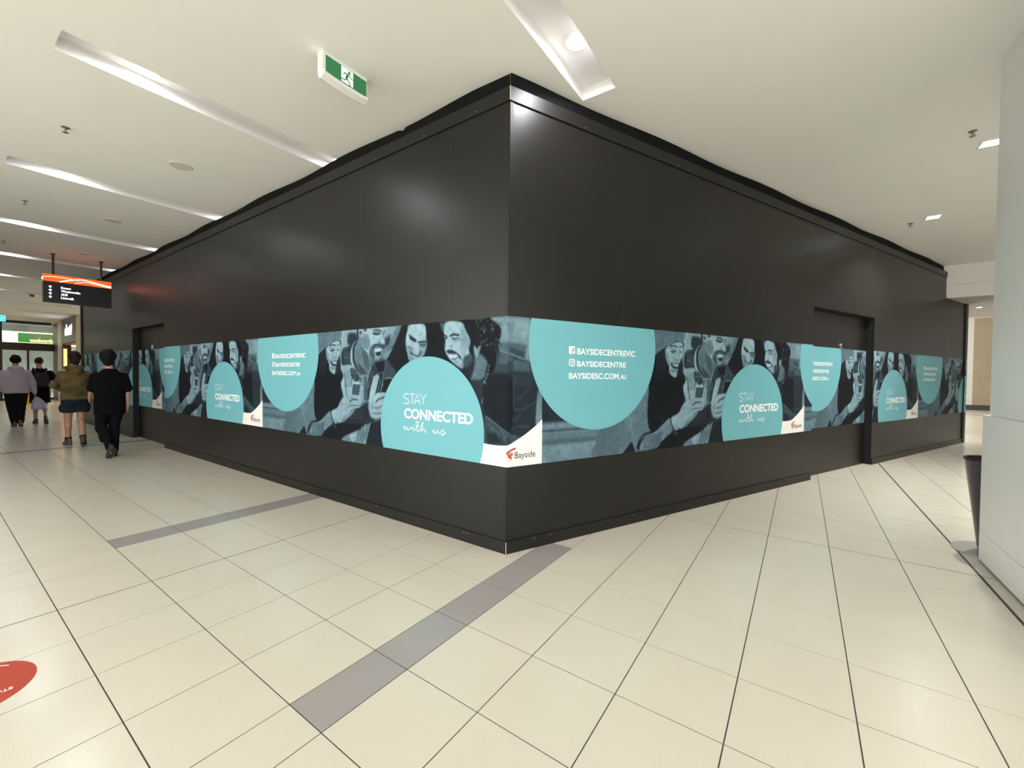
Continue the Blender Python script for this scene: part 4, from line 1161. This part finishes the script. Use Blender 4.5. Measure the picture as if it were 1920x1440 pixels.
# ================================================================== far end of the left corridor
M['frame_dark'] = mat('dark_frame', (.030, .022, .020), .45)
M['header_brown'] = mat('header_brown', (.045, .030, .022), .5)
g_ = bpy.data.materials.new('shop_glass'); g_.use_nodes = True; gb = g_.node_tree.nodes['Principled BSDF']
gb.inputs['Base Color'].default_value = (.10, .14, .14, 1); gb.inputs['Roughness'].default_value = .05; gb.inputs['Alpha'].default_value = .16
M['glass'] = g_
FU = -31.0
fr = MB().box(FU - .15, FU + .05, -8, 2.97, 3.905, 4.03).build('door_1', M['frame_dark']); tag(fr, kind='structure')
box('header', (FU - .18, FU + .06, -8, 2.78, 2.55, 2.93), M['header_brown'], fr)
for v in (-6.2, -4.4, -2.6, -.8, 1.0): box('upright', (FU - .1, FU + .05, v - .05, v + .05, 0, 2.55), M['frame_dark'], fr)
for v in (-6.2, -4.4, -2.6, -.8, 1.0): box('upright', (FU - .1, FU + .05, v - .05, v + .05, 2.93, 3.905), M['frame_dark'], fr)
for v in (-5.3, -3.5, -1.7, .1, 1.89): box('mullion', (FU - .08, FU + .04, v - .035, v + .035, .05, 2.55), M['frame_dark'], fr)
box('upright', (FU - .16, FU + .06, 2.78, 2.97, 0, 3.904), M['frame_dark'], fr)
for k, (a, b) in enumerate(((-6.15, -5.335), (-5.265, -4.45), (-4.35, -3.535), (-3.465, -2.65), (-2.55, -1.735), (-1.665, -.85), (-.75, .065), (.135, .95), (1.05, 1.855), (1.925, 2.78))):
    box('door_pane', (FU - .03, FU - .018, a, b, .10, 2.548), M['glass'], fr)
    box('bottom_rail', (FU - .05, FU + .02, a, b, .004, .10), M['frame_dark'], fr)
for a, b in ((-6.15, -4.45), (-4.35, -2.65), (-2.55, -.85), (-.75, .95), (1.05, 2.78)): box('transom_pane', (FU - .03, FU - .018, a, b, 2.932, 3.903), M['glass'], fr)
# hall behind the glass
M['hall'] = mat('hall_wall', (.27, .31, .27), .7, noise=.25, nscale=.9)
hb = MB().box(-42.3, -42, -9, 9, 0, 5).build('wall_back', M['hall']); tag(hb, kind='structure')
hf = MB().box(-42, -33.0, -10, 9, -.06, -.001).build('floor_beyond', mat('hall_floor', (.5, .47, .4), .3)); tag(hf, kind='structure')
hc = MB().box(-42, -31.2, -9, 9, 4.6, 4.8).build('ceiling_beyond', mat('hall_ceiling', (.45, .50, .48), .8)); tag(hc, kind='structure')
M['strip_light'] = mat('strip_light', (1, 1, .95), .4, emit=(1, .98, .88), estr=9)
for k, u in enumerate((-33.6, -36.2, -39.0)):
    t = empty('strip_light', (u, 1.4, 4.55), ['first', 'second', 'third'][k] + ' long ceiling strip light beyond the glass doors', 'light', 'strip lights beyond the glass')
    box('housing', (u - .12, u + .12, -3.5, 4.5, 4.54, 4.599), M['sign_white'], t); box('tube', (u - .07, u + .07, -3.4, 4.4, 4.515, 4.539), M['strip_light'], t)
    l = area_lamp('lamp', (u, .5, 4.50), 70, 1.0, 170, (1, .97, .86), t, 'RECTANGLE'); l.data.size = .14; l.data.size_y = 7.8
# lit shop sign beyond the glass
M['lit_cream'] = mat('lit_cream', (1, .95, .6), .5, emit=(1, .93, .55), estr=1.9)
M['lit_green'] = mat('lit_green', (.05, .30, .08), .5, emit=(.06, .30, .07), estr=.7)
M['lit_olive'] = mat('lit_olive', (.25, .33, .14), .5, emit=(.10, .22, .08), estr=.45)
M['lit_lime'] = mat('lit_lime', (.9, 1, .3), .5, emit=(.95, 1, .30), estr=2.2)
LU = -33.4
sg = empty('shop_sign', (LU, 2.1, 3.04), 'long glowing cream and green shop sign beyond the glass doors', 'sign')
box('cream_panel', (LU - .15, LU, -1.6, 1.78, 3.06, 3.58), M['lit_cream'], sg)
box('green_panel', (LU - .15, LU, 1.7805, 2.16, 3.06, 3.58), M['lit_green'], sg)
box('lettered_panel', (LU - .15, LU, 2.1605, 4.2, 3.06, 3.58), M['lit_olive'], sg)
box('lower_light', (LU - .15, LU + .02, -1.6, 4.2, 2.96, 3.059), M['lit_cream'], sg); box('upper_light', (LU - .15, LU + .02, -1.6, 4.2, 3.581, 3.64), M['lit_cream'], sg)
put2d('lettering', fit2d(text2d('woolworths', .02), 2.2, 3.12, 3.10, 3.30), lambda x, z: (LU + .004, x, z), M['lit_lime'], sg, (1, 0, 0))
# pillar and shop on the right-hand side of the far corridor
M['cream_panel'] = mat('cream_panel', (.60, .52, .36), .5)
M['fascia'] = mat('dark_fascia', (.075, .078, .095), .5)
SVV = 2.75
sw = MB().box(-31.05, -28.4, SVV + .02, SVV + .3, 0, 4.03).build('wall_corridor', M['header_brown']); tag(sw, kind='structure')
box('wall_panel', (-29.45, -28.42, SVV - .03, SVV + .019, 0, 4.029), M['cream_panel'], sw)
box('cornice', (-31.0, -28.4, SVV - .06, SVV + .019, 3.92, 4.028), M['cream_panel'], sw)
sh = empty('clothing_shop', (-26.8, SVV, 0), 'dark shop with white lettered fascia beyond the hoarding end', 'shop')
box('fascia', (-28.3, -25.3, SVV - .02, SVV + .2, 2.87, 4.028), M['fascia'], sh)
box('jamb', (-28.38, -28.12, SVV - .02, SVV + .2, 0, 2.87), M['frame_dark'], sh); box('pale_post', (-25.06, -24.9, SVV - .05, SVV + .2, 0, 4.028), M['cream_panel'], sh)
box('dark_post', (-25.29, -25.07, SVV - .02, SVV + .2, 0, 4.028), M['frame_dark'], sh)
M['white_glow'] = mat('white_sign_glow', (.9, .92, 1), .4, emit=(.85, .9, 1), estr=5)
put2d('lettering', fit2d(text2d('dotti', .03, .25), -27.65, -26.05, 3.2, 3.73), lambda x, z: (x, SVV - .03, z), M['white_glow'], sh, (0, -1, 0))
M['warm_glow'] = mat('warm_glow', (1, .5, .15), .5, emit=(1, .42, .10), estr=3.0)
M['shop_brown'] = mat('shop_interior', (.20, .10, .05), .6)
box('lit_soffit', (-28.1, -25.3, SVV + .02, SVV + 2.2, 2.80, 2.869), M['shop_brown'], sh)
box('interior', (-30.5, -24.0, SVV + 2.4, SVV + 2.5, 0, 2.9), M['shop_brown'], sh)
box('light_box', (-27.2, -26.0, SVV + .35, SVV + .42, 2.30, 2.72), M['warm_glow'], sh)
box('edge_glint', (-28.11, -28.07, SVV - .01, SVV + .1, 1.2, 2.6), M['warm_glow'], sh)  # glowing strip standing in for light reflected on the shop edge
l = area_lamp('lamp', (-26.7, SVV + 1.1, 2.78), 60, .6, 150, (1, .62, .25), sh)
# hanging exit sign far away
fe = empty('exit_sign', (-25, .4, 3.5), 'glowing teal exit sign hanging far down the corridor', 'exit sign')
box('casing', (-25.06, -25.0, .1, .70, 3.50, 3.75), mat('teal_sign', (.05, .5, .5), .4, emit=(.10, .75, .80), estr=1.2), fe, .01)
for v in (.25, .55): MB().lathe((-25.03, v, 0), [(.008, 3.75), (.008, HC - .0005)], 8).build('hanger', M['steel'], fe)
# yellow caution stand
cs = empty('caution_stand', (-26.5, 1.36, 0), 'yellow folding wet-floor stand behind the walkers', 'caution sign')
M['caution'] = mat('caution_yellow', (.75, .42, .01), .4)
for sgn in (-1, 1):
    y = 1.36
    MB().pts8([(-26.5 + sgn * .02, y - .10, .82), (-26.5 + sgn * .02, y + .10, .82), (-26.5 + sgn * .045, y + .10, .82), (-26.5 + sgn * .045, y - .10, .82),
               (-26.5 + sgn * .26, y - .19, .0), (-26.5 + sgn * .26, y + .19, .0), (-26.5 + sgn * .285, y + .19, .0), (-26.5 + sgn * .285, y - .19, .0)]).build('leaf', M['caution'], cs)
box('hinge', (-26.55, -26.45, 1.27, 1.45, .82, .85), M['caution'], cs)

# ================================================================== PEOPLE (walking away down the corridor)
def remesh(mb, name, material, parent, xf, voxel=.013, it=6, jitter=0):
    me = bpy.data.meshes.new('tmp'); me.from_pydata([tuple(p) for p in mb.v], [], mb.f)
    bm = bmesh.new(); bm.from_mesh(me); bmesh.ops.recalc_face_normals(bm, faces=bm.faces); bm.to_mesh(me); bm.free()
    o = bpy.data.objects.new('tmp', me); COL.objects.link(o)
    r = o.modifiers.new('r', 'REMESH'); r.mode = 'VOXEL'; r.voxel_size = voxel
    s = o.modifiers.new('s', 'SMOOTH'); s.iterations = it; s.factor = .5
    dg = bpy.context.evaluated_depsgraph_get(); dg.update()
    ev = bpy.data.meshes.new_from_object(o.evaluated_get(dg))
    n = len(ev.vertices); V = np.zeros(n * 3); ev.vertices.foreach_get('co', V); V = V.reshape(-1, 3)
    if jitter:
        ph = V @ np.array([[61., 37, 23], [29, 71, 41], [43, 19, 83]]).T
        V = V + jitter * np.sin(ph) 
    F = [tuple(p.vertices) for p in ev.polygons]
    bpy.data.objects.remove(o, do_unlink=True); bpy.data.meshes.remove(me); bpy.data.meshes.remove(ev)
    return mk(name, [xf(p) for p in V], F, material, parent, smooth=True, recalc=True)
def ball(mb, c, rx, ry=None, rz=None, n=16):
    ry = ry or rx; rz = rz or rx; v = []; f = []; m = 10
    for i in range(1, m):
        a = math.pi * i / m
        for k in range(n): q = 2 * math.pi * k / n; v.append((c[0] + rx * math.sin(a) * math.cos(q), c[1] + ry * math.sin(a) * math.sin(q), c[2] + rz * math.cos(a)))
    for i in range(m - 2):
        for k in range(n): f.append((i * n + k, i * n + (k + 1) % n, (i + 1) * n + (k + 1) % n, (i + 1) * n + k))
    v += [(c[0], c[1], c[2] + rz), (c[0], c[1], c[2] - rz)]; t = len(v) - 2
    for k in range(n): f.append((k, t, (k + 1) % n)); f.append(((m - 2) * n + k, (m - 2) * n + (k + 1) % n, t + 1))
    return mb.add(v, f)
def limb(mb, pts, rad):
    mb.tube(pts, rad, 14)
    for p, r in zip(pts, rad): ball(mb, p, r)
    return mb
def loft(mb, rings, n=28):
    v = []; f = []
    for (x, y, z, rx, ry) in rings:
        for k in range(n):
            q = 2 * math.pi * k / n; c, s = math.cos(q), math.sin(q)
            v.append((x + rx * math.copysign(abs(c) ** .85, c), y + ry * math.copysign(abs(s) ** .85, s), z))
    for i in range(len(rings) - 1):
        for k in range(n): f.append((i * n + k, i * n + (k + 1) % n, (i + 1) * n + (k + 1) % n, (i + 1) * n + k))
    f += [tuple(range(n)), tuple((len(rings) - 1) * n + k for k in range(n))]
    return mb.add(v, f)
def hand_(mb, wrist, d, side, s):
    """palm and five curled fingers; d = direction of the hand, side = +1 right, -1 left"""
    w = Vector(wrist); d = Vector(d).normalized(); lat = Vector((0, 1, 0)) if abs(d.y) < .8 else Vector((0, 0, 1)); inn = Vector((-side, 0, 0))
    pc = w + d * .045 * s; ball(mb, pc, .020 * s, .038 * s, .048 * s)
    for k, (o, L_) in enumerate(((.030, .068), (.011, .078), (-.009, .072), (-.028, .056))):
        b = w + d * .080 * s + lat * o * s; k1 = b + d * L_ * .5 * s + inn * .008 * s; k2 = k1 + d * L_ * .42 * s + inn * .022 * s
        mb.tube([b - d * .015 * s, b, k1, k2], [.0095 * s, .0095 * s, .009 * s, .0075 * s], 8); ball(mb, k2, .0078 * s)
    b = w + d * .025 * s + lat * .034 * s; mb.tube([b - lat * .015 * s, b, b + d * .035 * s + lat * .022 * s + inn * .008 * s, b + d * .062 * s + lat * .024 * s + inn * .016 * s], [.012 * s, .0115 * s, .0105 * s, .009 * s], 8)
def shoe_(mb, ank, pitch, yaw, s, h=0):
    c, sn = math.cos(pitch), math.sin(pitch)
    def R(p): x, y, z = p; return (ank[0] + x + y * math.sin(yaw) * .0 + yaw * y, ank[1] + y * c + z * sn, ank[2] - y * sn + z * c)
    v0 = len(mb.v)
    tmp = MB(); loft(tmp, [(0, .045, -.092 * s, .043 * s, .135 * s), (0, .045, -.065 * s, .045 * s, .138 * s), (0, .035, -.045 * s, .042 * s, .125 * s), (0, .005, -.015 * s, .040 * s, .085 * s), (0, -.012, .025 * s, .040 * s, .058 * s), (0, -.016, .045 * s, .038 * s, .050 * s)], 20)
    mb.add([R(p) for p in tmp.v], tmp.f)
SK = mat('skin', (.40, .215, .145), .55, noise=.06, nscale=8)
def person(base, label, H, P):
    bu, bv = base
    s = H / 1.80
    def xf(p): return (bu - p[1], bv + p[0], p[2])
    root = empty('person', (bu, bv, 0), label, 'person', 'people walking away')
    J = {k: tuple(c * s for c in v) for k, v in P['j'].items()}
    b = MB()
    hx, hy, hz = J['head']
    # body as one surface
    ball(b, (hx, hy, hz), .076 * s, .092 * s, .112 * s); ball(b, (hx, hy + .035 * s, hz - .060 * s), .055 * s, .055 * s, .050 * s)
    ball(b, (hx, hy + .098 * s, hz - .018 * s), .013 * s, .020 * s, .024 * s)
    for q in (-1, 1): ball(b, (hx + q * .078 * s, hy - .005 * s, hz - .012 * s), .010 * s, .020 * s, .032 * s)
    limb(b, [(hx, hy - .012 * s, hz - .08 * s), (J['neck'][0], J['neck'][1], J['neck'][2] - .02 * s)], [.056 * s, .062 * s])
    bw = P.get('bulk', 1)
    loft(b, [(J['hip'][0], J['hip'][1], .80 * s, .15 * s * bw, .10 * s * bw), (J['hip'][0], J['hip'][1], .94 * s, .165 * s * bw, .105 * s * bw), (J['hip'][0], J['hip'][1], 1.08 * s, .145 * s * bw, .098 * s * bw), (J['neck'][0], J['neck'][1], 1.28 * s, .165 * s * bw, .108 * s * bw),
             (J['neck'][0], J['neck'][1], 1.38 * s, .155 * s, .09 * s), (J['neck'][0], J['neck'][1], 1.46 * s, .075 * s, .06 * s)])
    for q, L_ in ((-1, 'l'), (1, 'r')):
        limb(b, [(J[L_ + 'sh'][0], J[L_ + 'sh'][1], J[L_ + 'sh'][2] - .025 * s), J[L_ + 'el'], J[L_ + 'wr']], [.050 * s, .041 * s, .029 * s])
        d = Vector(J[L_ + 'wr']) - Vector(J[L_ + 'el'])
        hand_(b, J[L_ + 'wr'], d, q, s)
        limb(b, [(J['hip'][0] + q * .085 * s, J['hip'][1], .86 * s), J[L_ + 'kn'], J[L_ + 'an']], [.085 * s, .056 * s, .038 * s])
        a, k = Vector(J[L_ + 'kn']), Vector(J[L_ + 'an']); ball(b, a + (k - a) * .30 + Vector((0, -.018 * s, 0)), .052 * s, .056 * s, .10 * s)
        ball(b, (J[L_ + 'an'][0], J[L_ + 'an'][1] + .05 * s, J[L_ + 'an'][2] - .05 * s), .034 * s, .08 * s, .025 * s)
    body = remesh(b, 'body', SK, root, xf, .0085 * s, 3)
    for q in (-1, 1):
        e = MB(); ball(e, (hx + q * .030 * s, hy + .083 * s, hz + .004 * s), .011 * s); mk('eye', [xf(p) for p in e.v], e.f, P['eye'], root, True)
    # clothing
    t = MB(); tz = P['hem']; tw = P.get('tw', .19) * s; td = P.get('td', .125) * s; nx, ny = J['neck'][0], J['neck'][1]; ix, iy = J['hip'][0], J['hip'][1]
    loft(t, [(ix, iy, tz * s, tw * P.get('hw', 1.0), td), (ix, iy, (tz + .16) * s, tw * P.get('hw', 1.0), td), (nx, ny, 1.16 * s, tw * .97, td * 1.02), (nx, ny, 1.31 * s, tw * 1.0, td), (nx, ny, 1.385 * s, tw * .92, td * .86), (nx, ny, 1.445 * s, tw * .62, td * .72), (nx, ny, 1.50 * s, .075 * s, .07 * s)])
    for L_ in 'lr':
        sh, el, wr = [Vector(J[L_ + k]) for k in ('sh', 'el', 'wr')]
        if P['sleeve'] == 'short': e2 = sh + (el - sh) * .86; limb(t, [sh + Vector((0, 0, -.02 * s)), e2], [.070 * s, .074 * s])
        else: limb(t, [sh + Vector((0, 0, -.02 * s)), el, wr], [.072 * s * P.get('aw', 1), .068 * s * P.get('aw', 1), .048 * s])
    if P.get('hood'):
        ball(t, (nx, ny - .085 * s, 1.485 * s), .125 * s, .075 * s, .065 * s); ball(t, (nx, ny - .115 * s, 1.415 * s), .085 * s, .045 * s, .08 * s)
        limb(t, [(nx - .10 * s, ny + .03 * s, 1.485 * s), (nx - .08 * s, ny - .08 * s, 1.50 * s), (nx + .08 * s, ny - .08 * s, 1.50 * s), (nx + .10 * s, ny + .03 * s, 1.485 * s)], [.04 * s] * 4)
        loft(t, [(ix, iy, (tz - .03) * s, tw * .93, td * .92), (ix, iy, (tz + .03) * s, tw * .95, td * .95)])
    remesh(t, P['top_name'], P['top'], root, xf, .011 * s, 5, P.get('jit', .002))
    g = MB()
    loft(g, [(ix, iy, .80 * s, .168 * s * bw, .118 * s * bw), (ix, iy, .90 * s, .178 * s * bw, .122 * s * bw), (ix, iy, 1.02 * s, .165 * s * bw, .112 * s * bw)])
    for q, L_ in ((-1, 'l'), (1, 'r')):
        hp = Vector((ix + q * .088 * s, iy, .84 * s)); kn, an = Vector(J[L_ + 'kn']), Vector(J[L_ + 'an'])
        if P['legs'] == 'shorts':
            e = hp + (kn - hp) * P.get('sl', .62); g.tube([hp, e], [.104 * s * bw, .112 * s * bw], 18); ball(g, hp, .104 * s * bw)
            if P.get('cargo'): ball(g, hp + (e - hp) * .6 + Vector((q * .095 * s, 0, 0)), .035 * s, .07 * s, .08 * s)
        else:
            ball(g, kn + (an - kn) * .28 + Vector((0, -.018 * s, 0)), .068 * s, .074 * s, .16 * s); ball(g, kn, .076 * s, .078 * s, .10 * s)
            limb(g, [hp, kn, an + (kn - an) * .03], [.104 * s * bw, P.get('kw', .074) * s, P.get('cw', .056) * s])
    remesh(g, P['legs'], P['bottom'], root, xf, .011 * s, 4, .002)
    for q, L_ in ((-1, 'l'), (1, 'r')):
        f = MB(); shoe_(f, J[L_ + 'an'], P[L_ + 'pitch'], P.get('toe', .12) * q, s)
        zmin = min(p[2] for p in f.v)
        sh = remesh(f, 'shoe', P['shoe'], root, xf, .008 * s, 3)
        if P.get('sock'):
            k = MB(); an, kn = Vector(J[L_ + 'an']), Vector(J[L_ + 'kn']); k.tube([an, an + (kn - an) * .16], [.046 * s, .050 * s], 16); mk('sock', [xf(p) for p in k.v], k.f, P['sock'], root, True)
    h = MB(); hs = P['hair']
    ball(h, (hx, hy - .018 * s, hz + .022 * s), (.076 + hs) * s, (.092 + hs) * s, (.098 + hs) * s)
    if P.get('nape'): ball(h, (hx, hy - .055 * s, hz - .06 * s), (.064 + hs * .6) * s, .055 * s, .085 * s)
    remesh(h, 'hair', P['hairmat'], root, xf, .009 * s, 2, P.get('hj', .004))
    return root, J, s, xf
M['eye'] = mat('eye', (.7, .68, .65), .3)
fab = lambda n, c, no=.12, sc=14: mat(n, c, .95, spec=.05, noise=no, nscale=sc)
H_BLK = mat('black_hair', (.006, .005, .0045), .7, spec=.12)
H_BRN = mat('brown_hair', (.016, .010, .007), .7, spec=.15)
HEAD = (0, .02, 1.69)
# black t-shirt, nearest
pD = dict(j=dict(head=(-.02, .03, 1.685), neck=(0, 0, 1.45), hip=(0, 0, .95), lsh=(-.175, 0, 1.39), lel=(-.212, .06, 1.14), lwr=(-.20, .26, 1.00), rsh=(.175, 0, 1.39), rel=(.222, -.03, 1.12), rwr=(.225, .0, .86),
                 lkn=(-.105, .06, .49), lan=(-.045, -.22, .165), rkn=(.065, .06, .50), ran=(.055, .02, .092)), lpitch=1.0, rpitch=0.0,
          hem=.72, tw=.205, td=.125, hw=.98, sleeve='short', top_name='tee_shirt', top=fab('black_cotton', (.0045, .0045, .0055)), legs='trousers', bottom=fab('black_denim', (.006, .0062, .0075)), kw=.070, cw=.058,
          shoe=mat('dark_trainer', (.030, .027, .025), .6), hair=.030, hairmat=H_BLK, nape=True, hj=.006, eye=M['eye'])
rootD, JD, sD, xD = person((-8.42, .545), 'person in a black t-shirt and black trousers nearest the hoarding', 1.865, pD)
# white tick on the lifted shoe
ank = Vector(JD['lan'])
put2d('shoe_mark', ribbon2d(smooth2d([(.012, .015), (.0, -.045), (-.012, -.055), (-.022, -.03)], 5), .013), lambda x, z: xD((ank.x + x, ank.y - .072, ank.z + z - .01)), M['ink_white'], rootD, (1, 0, 0))
# khaki hoodie and cargo shorts
camo = mat('camo_fleece', (.098, .070, .030), .95, spec=.15, noise=.45, nscale=7)
pC = dict(j=dict(head=(.01, .03, 1.685), neck=(0, 0, 1.45), hip=(.01, 0, .95), lsh=(-.168, 0, 1.38), lel=(-.275, -.05, 1.16), lwr=(-.13, .17, 1.06), rsh=(.168, 0, 1.38), rel=(.265, -.04, 1.16), rwr=(.13, .17, 1.06),
                 lkn=(-.085, .05, .50), lan=(-.075, .10, .092), rkn=(.085, .02, .50), ran=(.085, -.16, .125)), lpitch=0.0, rpitch=.35, toe=.2,
          hem=.90, tw=.205, td=.135, hw=.96, sleeve='long', top_name='hoodie', hood=True, top=camo, legs='shorts', sl=.58, cargo=True, bottom=fab('dark_cargo', (.016, .020, .026), .3, 10), jit=.004,
          shoe=mat('olive_trainer', (.060, .050, .036), .7), sock=fab('black_sock', (.01, .012, .016)), hair=.012, hairmat=H_BRN, nape=True, eye=M['eye'], bulk=1.04)
person((-10.5, .425), 'person in a khaki camouflage hoodie and dark cargo shorts', 1.90, pC)
# pale hoodie
pA = dict(j=dict(head=(0, .03, 1.69), neck=(0, 0, 1.45), hip=(0, 0, .95), lsh=(-.185, 0, 1.385), lel=(-.285, -.02, 1.12), lwr=(-.31, .06, .88), rsh=(.185, 0, 1.385), rel=(.27, -.02, 1.12), rwr=(.315, .04, .86),
                 lkn=(-.07, .08, .50), lan=(-.035, -.02, .095), rkn=(.075, .03, .50), ran=(.055, -.12, .11)), lpitch=0.0, rpitch=.25,
          hem=.87, tw=.245, td=.155, hw=.98, sleeve='long', aw=1.15, top_name='hoodie', hood=True, top=fab('lilac_fleece', (.40, .345, .39), .05), legs='trousers', bottom=fab('black_trousers', (.010, .009, .010)), kw=.092, cw=.068, bulk=1.18,
          shoe=mat('brown_shoe', (.09, .065, .05), .7), hair=.022, hairmat=H_BLK, hj=.007, eye=M['eye'])
rA, JA, sA, xA = person((-15.8, .13), 'person in a pale lilac hoodie and black trousers at the left edge', 1.905, pA)
# black tee and shorts, backpack
pB = dict(j=dict(head=(-.01, .03, 1.685), neck=(0, 0, 1.45), hip=(0, 0, .95), lsh=(-.19, 0, 1.40), lel=(-.23, .0, 1.13), lwr=(-.20, .12, .92), rsh=(.19, 0, 1.40), rel=(.27, -.06, 1.20), rwr=(.17, .16, 1.16),
                 lkn=(-.075, .06, .50), lan=(-.075, .06, .092), rkn=(.085, .02, .50), ran=(.075, -.20, .15)), lpitch=0.0, rpitch=.7,
          hem=.74, tw=.205, td=.13, hw=.90, sleeve='short', top_name='tee_shirt', top=fab('black_cotton_b', (.007, .006, .007)), legs='shorts', sl=.80, bottom=fab('navy_shorts', (.008, .008, .014)),
          shoe=mat('plum_trainer', (.06, .04, .06), .7), hair=.004, hairmat=H_BRN, eye=M['eye'], bulk=1.0)
rB, JB, sB, xB = person((-16.2, .605), 'person in a black t-shirt and dark shorts wearing a grey backpack', 1.89, pB)
# backpack: worn, a thing of its own
bp = empty('backpack', xB((0, -.19 * sB, 1.02 * sB)), 'small charcoal backpack on the back of the black t-shirt walker', 'backpack')
k = MB(); loft(k, [(0, -.215, 1.00, .125, .05), (0, -.225, 1.05, .145, .075), (0, -.225, 1.22, .145, .075), (0, -.215, 1.34, .12, .06), (0, -.20, 1.38, .07, .04)])
M['pack'] = fab('charcoal_nylon', (.035, .028, .032)); remesh(k, 'pack_body', M['pack'], bp, lambda p: xB((p[0] * sB, p[1] * sB, p[2] * sB)), .012, 4)
k = MB(); loft(k, [(0, -.275, 1.03, .10, .03), (0, -.285, 1.10, .105, .035), (0, -.28, 1.18, .10, .03)]); remesh(k, 'front_pocket', M['pack'], bp, lambda p: xB((p[0] * sB, p[1] * sB, p[2] * sB)), .012, 4)
for q in (-1, 1):
    k = MB(); k.tube([(q * .09, -.17, 1.34), (q * .11, -.10, 1.47), (q * .115, .0, 1.50), (q * .115, .10, 1.44), (q * .125, .155, 1.30)], [.020] * 5, 8); mk('strap', [xB((p[0] * sB, p[1] * sB, p[2] * sB)) for p in k.v], k.f, M['pack'], bp, True)
# carrier bag in the pale hoodie walker's right hand
w = Vector(JA['rwr']); gp = w + Vector((.02, .03, -.12))
bagc = xA((gp.x + .05, gp.y, gp.z))
cb = empty('carrier_bag', (bagc[0], bagc[1], bagc[2] - .36), 'pale lilac carrier bag held by the lilac hoodie walker', 'bag')
k = MB(); loft(k, [(gp.x + .06, gp.y, gp.z - .36, .14, .07), (gp.x + .06, gp.y, gp.z - .30, .15, .085), (gp.x + .05, gp.y, gp.z - .16, .12, .07), (gp.x + .03, gp.y, gp.z - .06, .07, .035), (gp.x + .01, gp.y, gp.z - .01, .03, .015)])
M['bag'] = mat('lilac_plastic', (.38, .34, .48), .4); remesh(k, 'sack', M['bag'], cb, xA, .011, 3, .004)
k = MB(); k.tube([(gp.x + .03, gp.y, gp.z - .03), (gp.x - .005, gp.y - .012, gp.z + .025), (gp.x - .012, gp.y, gp.z + .045), (gp.x - .005, gp.y + .012, gp.z + .025), (gp.x + .035, gp.y, gp.z - .03)], .006, 8); mk('handle', [xA(p) for p in k.v], k.f, M['bag'], cb, True)
